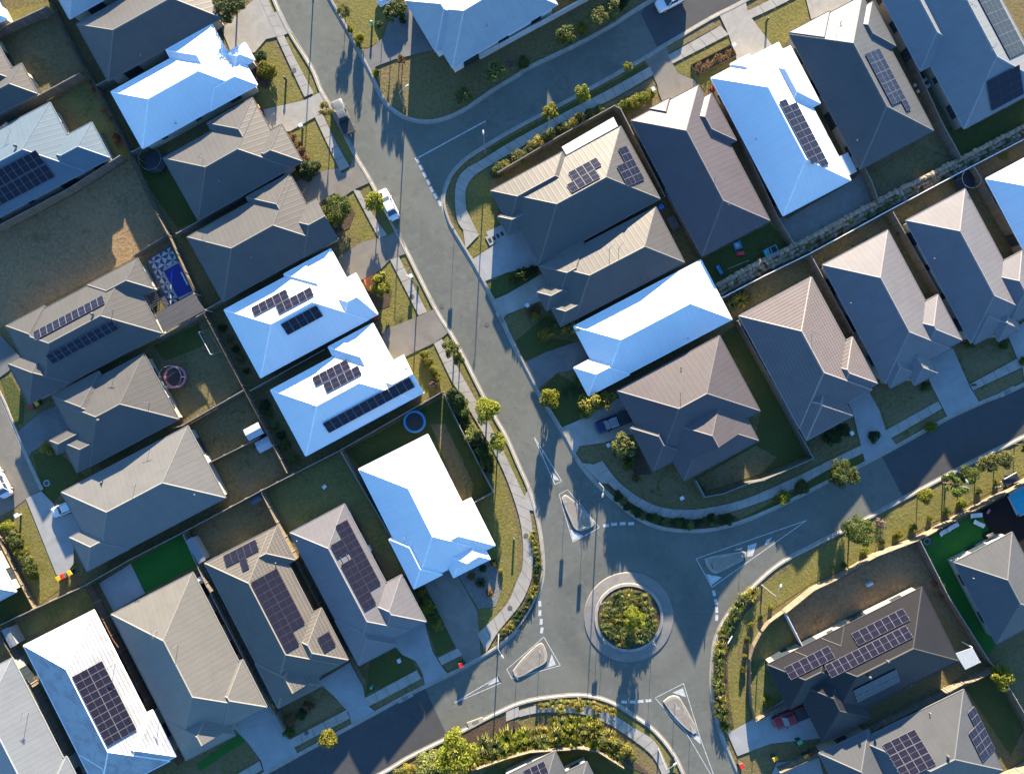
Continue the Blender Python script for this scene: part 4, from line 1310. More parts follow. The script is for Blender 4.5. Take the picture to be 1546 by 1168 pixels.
F('fence between the pink tiled house and its paler neighbour', [(1217, 390), (1282, 510)], 'paling_grey')
F('fence between the two pinkish roofs of the right hand row', [(1338, 325), (1408, 448)], 'paling', cap='post_grey')
F('fence between the warm grey roof and the white roof at the right edge', [(1458, 258), (1531, 381)], 'paling', cap='post_grey')
F('long sunlit timber fence above the bank along the lower right street', [(1600, 695), (1546, 721), (1460, 767), (1379, 811), (1314, 836), (1262, 867), (1222, 886), (1180, 920)], 'paling_gold', 1.7, 'paling_gold')
F('curved timber fence beside the strappy planting right of the roundabout', [(1179, 921), (1158, 936), (1146, 951), (1135, 972), (1129, 992), (1129, 1030), (1132, 1062), (1137, 1084), (1184, 1058)], 'paling_gold', 1.1, 'paling_gold', bay=1.6)
F('grey fence between the dry yard and the artificial lawn', [(1379, 813), (1420, 894), (1482, 992), (1494, 1003)], 'paling_grey')
F('fence at the right edge running down to the bottom corner', [(1496, 1005), (1546, 1090), (1580, 1150)], 'paling_grey')
F('thin white fence from the curved timber fence to the charcoal house', [(1181, 922), (1210, 979)], 'fence_white', 1.6, 'fence_white')
F('timber fence between the charcoal house and the grey house at the bottom right', [(1172, 1157), (1260, 1118), (1494, 1004)], 'paling', 1.7, 'paling_gold')
F('short timber fence in the bottom right corner', [(1500, 1172), (1560, 1142)], 'paling_gold')
F('curved timber fence below the planted verge at the bottom', [(640, 1190), (716, 1155), (764, 1138), (800, 1128), (842, 1125), (880, 1123), (902, 1128), (940, 1152)], 'paling_gold', 1.4, 'paling_gold', bay=1.6)
F('low white wall along the yard of the white ribbed house at the top', [(724, 90), (782, 58), (836, 29), (900, -6)], 'fence_white', 1.3, 'fence_white', thick=.2)

# stacked boulder walls: the stones are one pattern of their wall


def rock(mb, c, r):
    n0 = len(mb.v)
    rings = [(-.6, .75), (-.1, 1.0), (.45, .8), (.8, .35)]
    sx, sy, sz = random.uniform(.8, 1.4), random.uniform(.7, 1.1), random.uniform(.55, .9)
    rot = random.uniform(0, 6.3); n = 7
    idx = []
    for z, k in rings:
        b = len(mb.v); idx.append(b)
        for i in range(n):
            t = 2 * math.pi * i / n
            kk = k * random.uniform(.78, 1.15)
            x, y = math.cos(t) * kk * r * sx, math.sin(t) * kk * r * sy
            mb.v.append((c[0] + x * math.cos(rot) - y * math.sin(rot), c[1] + x * math.sin(rot) + y * math.cos(rot), c[2] + z * r * sz * random.uniform(.9, 1.1)))
    for a, b in zip(idx[:-1], idx[1:]):
        for i in range(n):
            mb.f.append((a + i, a + (i + 1) % n, b + (i + 1) % n, b + i)); mb.m.append(0)
    mb.f.append(tuple(idx[-1] + i for i in range(n))); mb.m.append(0)


def boulder_wall(label, P, width, rows):
    mb = MB()
    W = [G(x, y) for x, y in P]
    for a, b in zip(W[:-1], W[1:]):
        d = b - a; L = d.length; d /= L; s = Vector((-d.y, d.x, 0))
        for j in range(rows):
            c = (a + b) / 2 + s * ((j + .5) / rows * width - width / 2)
            mb.box((c.x, c.y, LIFT + (.3 + .34 * j) / 2), (L, width / rows, .3 + .34 * j), math.atan2(d.y, d.x))
            t = random.uniform(0, .5)
            while t < L:
                r = random.uniform(.22, .48)
                q = a + d * t + s * ((j + .5) / rows * width - width / 2 + random.uniform(-.15, .15))
                rock(mb, (q.x, q.y, LIFT + .3 + .34 * j), r)
                t += r * random.uniform(1.2, 1.9)
    o = mb.build('boulder_wall', M['boulder'])
    tag(o, label, 'rock wall')


boulder_wall('long wall of pale boulders between the two rows of backyards on the right', [(1083, 438), (1146, 403), (1212, 372), (1327, 310), (1446, 250), (1570, 186)], 1.9, 3)
# ------------------------------------------------------------------ plants
def ball_pts(lobes, n, rnd, lo=.55):
    out = []
    tot = sum(r ** 2 for _, r in lobes)
    for c, r in lobes:
        for _ in range(int(n * r * r / tot)):
            while True:
                d = Vector((rnd.uniform(-1, 1), rnd.uniform(-1, 1), rnd.uniform(-1, 1)))
                if .05 < d.length <= 1: break
            d.normalize()
            out.append((c + d * r * (lo + (1 - lo) * rnd.random() ** .6), d))
    return out


def leaf_quad(mb, p, d, s, rnd):
    """a leaf clump: a bent rhomb facing roughly outward"""
    nrm = (d + Vector((rnd.gauss(0, .55), rnd.gauss(0, .55), rnd.gauss(.25, .5)))).normalized()
    x = nrm.orthogonal().normalized()
    x = Matrix.Rotation(rnd.uniform(0, 6.28), 3, nrm) @ x
    y = nrm.cross(x)
    w = s * rnd.uniform(.6, 1.1); l = s * rnd.uniform(.9, 1.5)
    dz = nrm * s * .22
    b = len(mb.v)
    mb.v.extend([tuple(p - x * l), tuple(p - y * w * .6 + dz), tuple(p + x * l * .9), tuple(p + y * w * .6 + dz)])
    mb.f.append((b, b + 1, b + 2)); mb.f.append((b, b + 2, b + 3)); mb.m.extend([0, 0])


TEMPL = {}


def template(kind, i):
    key = (kind, i)
    if key in TEMPL: return TEMPL[key]
    rnd = random.Random(hash((len(kind), kind[0], kind[-1], i)) & 0xffff if False else 100 * i + sum(map(ord, kind)))
    mb = MB()
    if kind == 'round':
        lobes = [(Vector((0, 0, 0)), .62)]
        for k in range(9):
            t = rnd.uniform(0, 6.28); e = rnd.uniform(-.5, .9)
            lobes.append((Vector((math.cos(t) * math.cos(e), math.sin(t) * math.cos(e), math.sin(e) * .9)) * rnd.uniform(.45, .68), rnd.uniform(.24, .42)))
        for p, d in ball_pts(lobes, 1500, rnd): leaf_quad(mb, p, d, .085, rnd)
    elif kind == 'loose':
        lobes = []
        for k in range(11):
            t = rnd.uniform(0, 6.28); e = rnd.uniform(-.6, 1.1)
            lobes.append((Vector((math.cos(t) * math.cos(e), math.sin(t) * math.cos(e), math.sin(e))) * rnd.uniform(.25, .8), rnd.uniform(.16, .33)))
        for p, d in ball_pts(lobes, 900, rnd, .3): leaf_quad(mb, p, d, .095, rnd)
    elif kind == 'big':
        lobes = [(Vector((0, 0, 0)), .6)]
        for k in range(22):
            t = rnd.uniform(0, 6.28); e = rnd.uniform(-.5, 1.0)
            lobes.append((Vector((math.cos(t) * math.cos(e), math.sin(t) * math.cos(e), math.sin(e) * .9)) * rnd.uniform(.5, .82), rnd.uniform(.16, .32)))
        for p, d in ball_pts(lobes, 3600, rnd): leaf_quad(mb, p, d, .055, rnd)
    elif kind == 'strap':                      # arching blades from the base
        for k in range(85):
            t = rnd.uniform(0, 6.28); L = rnd.uniform(.55, 1.1); up = rnd.uniform(.25, 1.1)
            a = Vector((math.cos(t), math.sin(t), 0)); s = Vector((-a.y, a.x, 0)) * rnd.uniform(.035, .06)
            pr = [(0, 0), (.35 * L, up * .75), (.72 * L, up * .85), (1.0 * L, up * .45)]
            P = [a * r + Vector((0, 0, z)) for r, z in pr]
            b = len(mb.v)
            for j, p in enumerate(P):
                k_ = (1, .95, .7, .12)[j]
                mb.v.append(tuple(p - s * k_)); mb.v.append(tuple(p + s * k_))
            for j in range(3):
                mb.f.append((b + 2 * j, b + 2 * j + 1, b + 2 * j + 3, b + 2 * j + 2)); mb.m.append(0)
    elif kind == 'palm':
        for k in range(17):
            t = rnd.uniform(0, 6.28); up = rnd.uniform(.2, .9)
            a = Vector((math.cos(t), math.sin(t), 0)); s = Vector((-a.y, a.x, 0))
            for j in range(12):
                r = .12 + j * .075; z = up * math.sin(min(1.0, r) * 2.4) * .8
                c = a * r + Vector((0, 0, z)); wd = .24 * math.sin(.35 + j / 12 * 2.6)
                for sg in (-1, 1):
                    tip = c + s * sg * wd + a * .10 + Vector((0, 0, -.05))
                    mb.face([c, c + a * .045, tip])
    elif kind == 'bare':                       # thin twiggy shrub
        for k in range(60):
            t = rnd.uniform(0, 6.28); e = rnd.uniform(.1, 1.3); L = rnd.uniform(.5, 1)
            d = Vector((math.cos(t) * math.cos(e), math.sin(t) * math.cos(e), math.sin(e)))
            s = d.orthogonal().normalized() * .03
            mb.face([s, -s, d * L - s * .2, d * L + s * .2])
            for q in range(4): leaf_quad(mb, d * L * rnd.uniform(.5, 1), d, .07, rnd)
    TEMPL[key] = mb
    return mb


CACHE = {}


def tmesh(kind, i, mat):
    k = (kind, i, mat)
    if k not in CACHE: CACHE[k] = template(kind, i).mesh('crown' if kind in ('round', 'loose', 'big') else 'foliage', M[mat])
    return CACHE[k]


def trunk_mesh(i):
    k = ('trunk', i)
    if k not in CACHE:
        rnd = random.Random(i); mb = MB()
        mb.tube([(0, 0, 0), (.02, .01, .35), (-.02, .02, .7), (.0, .0, 1.0)], [.05, .038, .032, .018], 7)
        for q in range(5):
            t = q * 1.26 + rnd.random(); z = rnd.uniform(.5, .75)
            mb.tube([(0, 0, z), (math.cos(t) * .14, math.sin(t) * .14, z + .16), (math.cos(t) * .26, math.sin(t) * .26, z + .36)], [.022, .016, .007], 5)
        CACHE[k] = mb.mesh('trunk', M['bark'])
    return CACHE[k]


PN = 0


def shrub(px, py, r, mat, label, group, kind='round', flat_=.85, name='shrub', cat='shrub', z0=LIFT):
    """low plant: foliage from the ground up, one mesh"""
    global PN; PN += 1
    rm = r * S * (1.3 if kind == 'strap' else 1.18)
    me = tmesh(kind, PN % 4, mat)
    o = bpy.data.objects.new(name, me)
    if kind in ('strap', 'palm', 'bare'):
        o.location = G(px, py, 0) + Vector((0, 0, z0)); k = rm
        o.scale = (k, k, k * random.uniform(.7, .95))
    else:
        zc = rm * flat_ * .62
        p = G(px, py, z0 + zc); o.location = p
        o.scale = (rm * 1.08 * random.uniform(.92, 1.08), rm * 1.08 * random.uniform(.92, 1.08), rm * flat_)
    o.rotation_euler = (0, 0, random.uniform(0, 6.28))
    put(o)
    tag(o, label, cat, group)
    return o


def tree(px, py, r, h, mat, label, group, kind='round', name='tree', z0=LIFT):
    """h: height of the crown's middle; the pixel is the crown's middle"""
    global PN; PN += 1
    rm = r * S * 1.25
    p = G(px, py, h)
    root = empty(name, (p.x, p.y, z0)); tag(root, label, 'tree', group)
    t = put(bpy.data.objects.new('trunk', trunk_mesh(PN % 3)), root)
    kt = max(.9, h * .95); t.scale = (kt * .9 * min(1.4, .55 + rm * .2), kt * .9 * min(1.4, .55 + rm * .2), h + rm * .25)
    c = put(bpy.data.objects.new('crown', tmesh(kind, PN % 4, mat)), root)
    c.location = (0, 0, h - z0); c.scale = (rm, rm * random.uniform(.92, 1.06), rm * random.uniform(.85, 1.0)); c.rotation_euler = (0, 0, random.uniform(0, 6.28))
    return root


ORD = ['first', 'second', 'third', 'fourth', 'fifth', 'sixth', 'seventh', 'eighth', 'ninth', 'tenth', 'eleventh', 'twelfth', 'thirteenth', 'fourteenth', 'fifteenth', 'sixteenth', 'seventeenth', 'eighteenth', 'nineteenth', 'twentieth', 'twenty first', 'twenty second', 'twenty third', 'twenty fourth']


def row(fmt, group, pts, mat, kind='round', **kw):  # kw: shrub options
    for i, p in enumerate(pts):
        m = p[3] if len(p) > 3 else (mat if isinstance(mat, str) else mat[i % len(mat)])
        shrub(p[0], p[1], p[2], m, fmt.replace('#', ORD[i]), group, kind, **kw)


def along(P, step, r, jit=2.0):
    out = []
    for a, b in zip(P[:-1], P[1:]):
        L = math.hypot(b[0] - a[0], b[1] - a[1]); n = max(1, int(L / step))
        for i in range(n):
            t = (i + .5) / n
            out.append((a[0] + (b[0] - a[0]) * t + random.uniform(-jit, jit), a[1] + (b[1] - a[1]) * t + random.uniform(-jit, jit), r * random.uniform(.75, 1.2)))
    return out


ST = 'street trees and garden trees'
for a in [
    (588, 24, 12, 2.4, 'leaf_green', 'olive green small tree behind the white car at the top', 'loose'), (602, 13, 12, 2.6, 'leaf_green', 'small tree nearest the yellow bin lid at the top', 'round'),
    (574, 38, 7, 1.9, 'leaf_dark', 'little dark tree at the lawn edge under the white car', 'loose'), (604, 88, 8, 2.2, 'leaf_rust', 'scraggly brown tree in the corner of the shaded driveway', 'loose'),
    (346, 6, 22, 3.0, 'leaf_dark', 'large dark green tree beside the shaded driveway at the top left', 'big'),
    (518, 17, 9, 1.5, 'leaf_olive', 'small upright tree at the kerb, top of the main street', 'big'),
    (566, 306, 15, 2.4, 'leaf_lime', 'bright lime green tree on the footpath beside the white parked sedan', 'round'),
    (509, 317, 20, 1.6, 'leaf_green', 'dense dark garden tree in the mulch bed below the taupe roof', 'big'),
    (574, 430, 19, 1.5, 'leaf_lime', 'yellow green frangipani like tree in the bed beside the orange screen', 'loose'),
    (493, 166, 12, 2.6, 'leaf_gold', 'thin bronze tree at the kerb beside the silver pickup', 'loose'),
    (683, 527, 14, 3.2, 'leaf_green', 'slender street tree, upper of the pair by the footpath under the wide driveway', 'loose'),
    (692, 545, 10, 2.8, 'leaf_green', 'slender street tree, lower of the pair by the footpath under the wide driveway', 'loose'),
    (734, 621, 19, 3.2, 'leaf_lime', 'rounded lime street tree at the bend beside the hedge, upper one', 'round'),
    (751, 667, 14, 3.0, 'leaf_lime', 'smaller lime street tree just below the rounded one at the bend', 'round'),
    (833, 166, 14, 2.8, 'leaf_lime', 'yellow leafed street tree leftmost on the verge of the upper right street', 'loose'),
    (880, 141, 12, 2.6, 'leaf_lime', 'yellow green street tree in the middle of the upper right verge', 'round'),
    (948, 101, 8, 2.0, 'leaf_lime', 'little bright green sapling, rightmost on the upper right verge', 'loose'),
    (942, 673, 18, 2.4, 'leaf_olive', 'pale olive tree in the front bed below the blue pickup', 'round'),
    (1273, 714, 20, 2.6, 'leaf_green', 'big round green tree at the kerb below the pink tiled house', 'big'),
    (1296, 801, 20, 2.8, 'leaf_green', 'big open green tree on the sunny bank above the timber fence', 'big'),
    (1398, 750, 12, 2.2, 'leaf_lime', 'small yellow green tree on the sunny bank, left of the cluster', 'round'),
    (1440, 732, 17, 2.6, 'leaf_green', 'leafy tree at the left end of the cluster on the sunny bank', 'loose'),
    (1463, 716, 14, 2.4, 'leaf_green', 'second tree in the cluster on the sunny bank', 'round'),
    (1489, 704, 17, 2.4, 'leaf_olive', 'grey green broad tree in the middle of the bank cluster', 'loose'),
    (1518, 695, 13, 2.4, 'leaf_olive', 'olive tree at the right end of the bank cluster', 'round'),
    (1549, 672, 10, 2.4, 'leaf_olive', 'tree cut by the right edge on the sunny bank', 'loose'),
    (957, 934, 15, 2.4, 'leaf_lime', 'bright lime tree standing in the centre of the roundabout', 'big'),
    (849, 1071, 9, 2.2, 'leaf_gold', 'leftmost of three golden young trees below the roundabout path', 'loose'),
    (875, 1064, 11, 2.6, 'leaf_gold', 'middle of three golden young trees below the roundabout path', 'loose'),
    (901, 1072, 9, 2.2, 'leaf_gold', 'rightmost of three golden young trees below the roundabout path', 'loose'),
    (688, 1136, 30, 3.0, 'leaf_lime', 'large lime yellow tree at the bottom edge beside the dark asphalt', 'big'),
    (646, 1156, 20, 2.4, 'leaf_olive', 'olive tree left of the large lime tree at the bottom edge', 'round'),
    (493, 1116, 14, 2.4, 'leaf_lime', 'round yellow green tree on the kerb of the lower left street', 'round'),
    (1511, 1020, 17, 1.8, 'leaf_lime', 'glossy yellow green tree in the yard at the right edge', 'round'),
    (855, 54, 15, 2.2, 'leaf_green', 'fresh green tree in the shaded bed under the white wall', 'round'),
    (901, 25, 17, 2.4, 'leaf_olive', 'rounded tree left of the twin pair near the top kerb', 'round'),
    (923, 15, 15, 2.4, 'leaf_olive', 'rounded tree right of the twin pair near the top kerb', 'round'),
    (747, 109, 16, 2.2, 'leaf_olive', 'olive tree at the kerb beside the pinkish bare shrub', 'round'),
    (702, 141, 16, 2.0, 'leaf_olive', 'olive tree on the dark corner lawn inside the curved kerb', 'loose')]:
    tree(*a[:6], ST, a[6])

sh = lambda x, y, r, m, lab, kind='round', f=.95: shrub(x, y, r, m, lab, 'garden shrubs', kind, f)
for a in [
     (567, 110, 6, 'leaf_lime', 'tiny lime shrub at the kerb left of the dark corner lawn'),
    (541, 60, 8, 'leaf_lime', 'low lime shrub on the lit nature strip at the top', 'round', 1.7), (529, 45, 5, 'leaf_lime', 'smallest lime shrub on the nature strip at the top', 'round', 1.7),
    (878, 43, 8, 'leaf_lime', 'small bright shrub between the green tree and the twin pair'), (940, 5, 9, 'leaf_dark', 'dark shrub against the top edge right of the twin pair'),
    (790, 93, 10, 'leaf_green', 'green shrub right of the pinkish bare shrub'),
    (404, 107, 13, 'leaf_lime', 'yellow green shrub beside the small porch hip at the upper left'), (394, 88, 10, 'leaf_dark', 'dark shrub behind the yellow green one at the upper left'),
    (463, 257, 14, 'leaf_dark', 'dark clipped bush at the end of the brown hedge'), (475, 250, 9, 'leaf_dark', 'smaller dark bush beside the clipped one at the brown hedge end'),
    (872, 575, 9, 'leaf_olive', 'spiky olive palm in the shaded front garden', 'palm'), (860, 590, 12, 'leaf_dark', 'dark spiky palm in the shaded front garden', 'palm'),
    (830, 600, 15, 'leaf_lime', 'lime shrub beside the red flowers on the right hand kerb', 'round', 1.5), (890, 610, 17, 'leaf_gold', 'golden shrub mass below the white roof, left part', 'round', 1.5), (912, 603, 14, 'leaf_gold', 'golden shrub mass below the white roof, right part', 'round', 1.5),
    (884, 624, 9, 'leaf_gold', 'small golden shrub at the lower end of the golden mass'), (950, 700, 11, 'leaf_green', 'green shrub beneath the pale olive tree', 'round', 1.5),
    (1212, 736, 11, 'leaf_green', 'dark green shrub left of the big round kerb tree'), (1184, 750, 10, 'leaf_lime', 'yellowish shrub on the kerb strip left of the dark green one'), (1174, 752, 7, 'leaf_gold', 'small golden shrub at the left end of the kerb strip'),
    (1406, 644, 8, 'leaf_lime', 'little lime shrub on the kerb below the pinkish house'), (1038, 793, 7, 'leaf_gold', 'bright yellow shrub in the dark kerb planting above the roundabout'), (1100, 783, 8, 'leaf_dark', 'dark shrub at the right end of the dark kerb planting'),
    (808, 478, 7, 'leaf_gold', 'small golden shrub beside the letterbox in the right hand front garden'), (800, 472, 7, 'leaf_rust', 'rust coloured shrub beside the small golden one'), (808, 466, 6, 'leaf_rust', 'smaller rust shrub behind the golden one'),
    (72, 676, 10, 'leaf_gold', 'orange gold shrub at the corner of the tan porch, left street'), (1160, 1057, 8, 'leaf_lime', 'lime shrub against the curved timber fence'),
    (635, 893, 8, 'leaf_gold', 'bright yellow flowering shrub at the top of the driveway hedge'), (1320, 660, 9, 'leaf_dark', 'low dark shrub on the driveway edge of the pink tiled house'),
    (1255, 660, 13, 'leaf_dark', 'dark shrub in front of the pink tiled house'), (1272, 650, 11, 'leaf_dark', 'second dark shrub nearer the driveway of the pink tiled house'), (1398, 583, 8, 'leaf_green', 'green shrub beside the porch of the pinkish house'),
    (1545, 545, 6, 'leaf_lime', 'lime shrub at the right edge by the far footpath'), (790, 414, 11, 'leaf_dark', 'dark shrub in the bed beside the pale concrete drive', 'round', 1.5), (775, 420, 8, 'leaf_green', 'green shrub in the bed beside the pale concrete drive'), (803, 408, 8, 'leaf_dark', 'dark shrub nearest the wall by the pale concrete drive'),
    (730, 1120, 14, 'leaf_olive', 'spiky olive clump right of the large lime tree', 'strap'), (765, 1111, 17, 'leaf_lime', 'big lime spiky clump in the bottom verge', 'strap'), (1126, 449, 9, 'leaf_gold', 'smaller golden ornamental grass against the pink tiled house', 'strap'), (748, 1122, 13, 'leaf_olive', 'low olive spiky clump between the two bottom verge clumps', 'strap'),
    (1115, 454, 12, 'leaf_gold', 'large golden ornamental grass at the end of the boulder wall', 'strap'), (1103, 461, 10, 'leaf_olive', 'olive ornamental grass beside the golden one', 'strap'),
    (770, 97, 9, 'leaf_pink', 'pinkish bare shrub on the shaded lawn at the top', 'bare'), (1327, 788, 11, 'leaf_pink', 'pinkish dead brush lying on the sunny bank', 'bare'),
    (655, 579, 10, 'leaf_pink', 'pale twiggy shrub at the end of the lime balls', 'bare'), (608, 30, 6, 'leaf_dark', 'small dark shrub below the yellow lid at the top'), (440, 1085, 8, 'leaf_rust', 'dark red shrub beside the brown tiled house entrance'),
    (455, 1078, 8, 'leaf_dark', 'dark shrub in the middle of the bed by the brown tiled house entrance'), (466, 1066, 8, 'leaf_rust', 'reddish shrub right in the bed by the brown tiled house entrance'), (437, 1104, 9, 'leaf_green', 'green clump at the foot of the fence near the lower left footpath'),
    (718, 850, 7, 'leaf_green', 'small plant in the gravel bed near the porch'), (726, 878, 8, 'leaf_dark', 'spiky dark plant in the middle of the gravel bed', 'strap'), (745, 850, 6, 'leaf_dark', 'dark plant at the upper right of the gravel bed'), (712, 870, 6, 'leaf_rust', 'rusty plant at the left of the gravel bed'), (739, 895, 6, 'leaf_rust', 'rusty plant low in the gravel bed'), (729, 858, 6, 'leaf_dark', 'dark plant at the top centre of the gravel bed'), (756, 862, 4, 'leaf_gold', 'tiny golden plant at the rim of the gravel bed'),
    (1360, 350, 6, 'leaf_dark', 'dark shrub behind the warm grey house'), (1463, 517, 9, 'leaf_green', 'low green shrub beside the red bin, right hand row'), (1515, 520, 8, 'leaf_green', 'green shrub in the sunken bed by the right edge'),
    (1030, 700, 7, 'leaf_dark', 'dark shrub in the corner of the dark fence'), (960, 722, 6, 'leaf_rust', 'red leafed shrub on the dark front lawn'), (930, 685, 5, 'leaf_rust', 'red flowering shrub left of the pale olive tree')]:
    sh(*a)
shrub(820, 590, 3, 'leaf_rust', 'tuft of red flowers at the kerb above the lime shrub', 'garden shrubs')

row('# clipped lime ball from the top in the row beside the footpath', 'lime ball shrubs', [(641, 534, 7), (647, 546, 7), (654, 559, 7), (660, 570, 7)], 'leaf_lime')
row('# shrub from the top in the brown hedge round the front lawn', 'brown hedge shrubs', [(442, 207, 6), (449, 218, 6), (455, 229, 7), (460, 240, 7)], 'leaf_rust')
row('# shrub from the top in the dark hedge along the trampoline lawn fence', 'fence hedge shrubs', along([(683, 596), (700, 630), (720, 668), (742, 712)], 9, 12, 3), ['leaf_dark', 'leaf_green', 'leaf_olive', 'leaf_green'], flat_=1.3)
row('# shrub from the left in the mixed planting outside the corner yard fence', 'corner yard planting', along([(742, 268), (757, 250), (777, 238), (818, 214), (850, 194), (886, 173), (912, 161)], 11, 9, 3), ['leaf_green', 'leaf_olive', 'leaf_gold', 'leaf_dark', 'leaf_olive'])
row('# shrub from the left in the lime hedge of the porch hip house', 'lime hedge shrubs', along([(934, 163), (958, 152), (984, 141)], 8, 9, 1.5), 'leaf_lime')
row('# shrub from the left in the front hedge before the white roofed street house', 'front hedge shrubs', along([(820, 508), (840, 500), (870, 490)], 10, 13, 3), ['leaf_gold', 'leaf_olive', 'leaf_olive'], flat_=1.5)
row('# shrub from the top in the yellow hedge beside the wide brown driveway', 'yellow hedge shrubs', along([(638, 906), (650, 925), (664, 950)], 10, 10, 2), ['leaf_gold', 'leaf_lime', 'leaf_green'])
row('# shrub from the upper end in the dark kerb planting above the roundabout', 'kerb planting shrubs', along([(928, 744), (950, 766), (985, 784), (1030, 790), (1095, 784)], 9, 8, 2.5), ['leaf_dark', 'leaf_olive', 'leaf_dark', 'leaf_green'])
row('# shrub from the top in the row beside the sleeper wall at the left edge', 'wall row shrubs', along([(9, 787), (25, 815), (40, 845), (54, 872)], 10, 9, 2), ['leaf_lime', 'leaf_olive', 'leaf_olive', 'leaf_green'])
row('# shrub from the top along the timber fence left of the white solar houses', 'fence creepers', along([(330, 484), (350, 520), (376, 565)], 17, 6, 2), ['leaf_dark', 'leaf_olive'])
row('# shrub from the top in the strip left of the lower white solar house', 'fence strip shrubs', along([(396, 600), (420, 650), (446, 698)], 15, 8, 2.5), ['leaf_dark', 'leaf_green', 'leaf_olive'])
row('# shrub from the top along the back fence of the upper left lawns', 'orange fence shrubs', [(137, 122, 4), (140, 137, 4), (157, 168, 4), (165, 178, 4), (176, 205, 6), (178, 216, 5)], 'leaf_orange', 'loose')
row('# weed clump from the right along the sunlit timber fence', 'bank weeds', along([(1520, 722), (1440, 765), (1370, 802), (1320, 825), (1262, 858)], 26, 6, 3), ['leaf_lime', 'leaf_green'])
row('# weed clump from the top inside the curve of the timber fence', 'bank weeds', along([(1170, 912), (1142, 935), (1122, 975), (1120, 1020)], 16, 5, 3), ['leaf_lime', 'leaf_green'])
row('# shrub from the left in the bottom verge below the footpath', 'bottom verge shrubs', along([(596, 1168), (625, 1162)], 12, 10, 2) + along([(905, 1108), (940, 1130), (960, 1150)], 12, 11, 3), ['leaf_olive', 'leaf_gold'])
row('# orange shrub from the top along the artificial lawn', 'orange lawn shrubs', along([(1404, 876), (1420, 890), (1440, 918)], 12, 5, 2), 'leaf_orange', 'loose')
row('# little plant from the left below the double solar house', 'bed plants', along([(110, 274), (140, 258), (168, 243)], 9, 4, 2), ['leaf_dark', 'leaf_olive', 'leaf_green'])
# strappy clumps nothing tells apart
for x, y, r in along([(1140, 889), (1116, 910), (1098, 937), (1088, 968), (1083, 1000), (1083, 1050), (1092, 1096)], 7, 9, 4):
    shrub(x, y, r, random.choice(['leaf_olive', 'leaf_green', 'leaf_gold']), 'strappy clump in the curved kerb bed right of the roundabout', 'strappy clumps right of the roundabout', 'strap', name='grass_clump', cat='grass clump')
for x, y, r in along([(776, 1108), (800, 1104), (840, 1100), (880, 1098), (920, 1112), (945, 1132)], 10, 11, 5) + along([(700, 1150), (780, 1124), (860, 1112), (910, 1122), (935, 1140)], 9, 11, 5) + along([(830, 1090), (880, 1086), (910, 1096)], 11, 9, 3):
    shrub(x, y, r, random.choice(['leaf_olive', 'leaf_lime', 'leaf_gold', 'leaf_lime']), 'sunlit strappy clump in the bed above the curved bottom fence', 'strappy clumps of the bottom verge', 'strap', name='grass_clump', cat='grass clump')
for x, y, r in along([(810, 1065), (860, 1060), (900, 1064), (930, 1076)], 9, 6, 2):
    shrub(x, y, r, random.choice(['leaf_olive', 'leaf_gold']), 'low clump on the narrow strip between kerb and path below the roundabout', 'low clumps below the roundabout', 'strap', name='grass_clump', cat='grass clump')
for x, y, r in along([(804, 800), (812, 850), (808, 884), (794, 916), (772, 944), (752, 962)], 8, 6, 2):
    shrub(x, y, r, random.choice(['leaf_olive', 'leaf_dark', 'leaf_gold']), 'low clump in the narrow kerb strip left of the roundabout', 'low clumps left of the roundabout', 'strap', name='grass_clump', cat='grass clump')
rr = random.Random(3)
for k in range(120):
    a = rr.uniform(0, 6.28); q = 39 * math.sqrt(rr.random())
    shrub(949 + q * math.cos(a), 931 + q * math.sin(a), rr.uniform(5, 8), rr.choice(['leaf_olive', 'leaf_olive', 'leaf_green', 'leaf_gold', 'leaf_olive', 'leaf_dark']), 'strappy clump filling the round bed of the roundabout', 'clumps in the roundabout bed', 'strap', name='grass_clump', cat='grass clump', z0=.28)

for x, y, r in along([(1090, 436), (1150, 402), (1212, 372), (1327, 312), (1440, 254), (1540, 202)], 16, 5, 5):
    shrub(x, y, r, random.choice(['leaf_olive', 'leaf_gold', 'leaf_rust']), 'dry tuft growing among the pale boulders of the long wall', 'tufts on the boulder wall', 'strap', name='grass_clump', cat='grass clump', z0=.5)
# ------------------------------------------------------------------ vehicles
def loft(mb, st, ring, mi=0):
    """st: (x, halfwidth, ztop, zlow); ring gives (y factor, z factor) points"""
    rows_ = []
    for x, w, zt, zl in st:
        b = len(mb.v); rows_.append(b)
        for fy, fz in ring: mb.v.append((x, fy * w, zl + (zt - zl) * fz))
    n = len(ring)
    for a, b in zip(rows_[:-1], rows_[1:]):
        for k in range(n):
            mb.f.append((a + k, a + (k + 1) % n, b + (k + 1) % n, b + k)); mb.m.append(mi)
    mb.f.append(tuple(rows_[0] + k for k in reversed(range(n)))); mb.f.append(tuple(rows_[-1] + k for k in range(n))); mb.m.extend([mi, mi])


RING = [(-.93, 0), (-1, .28), (-1, .62), (-.95, .86), (-.82, .97), (-.4, 1.0), (0, 1.01), (.4, 1.0), (.82, .97), (.95, .86), (1, .62), (1, .28), (.93, 0)]
RINGR = [(-1, 0), (-.97, .6), (-.85, .95), (-.4, 1.0), (0, 1.02), (.4, 1.0), (.85, .95), (.97, .6), (1, 0)]


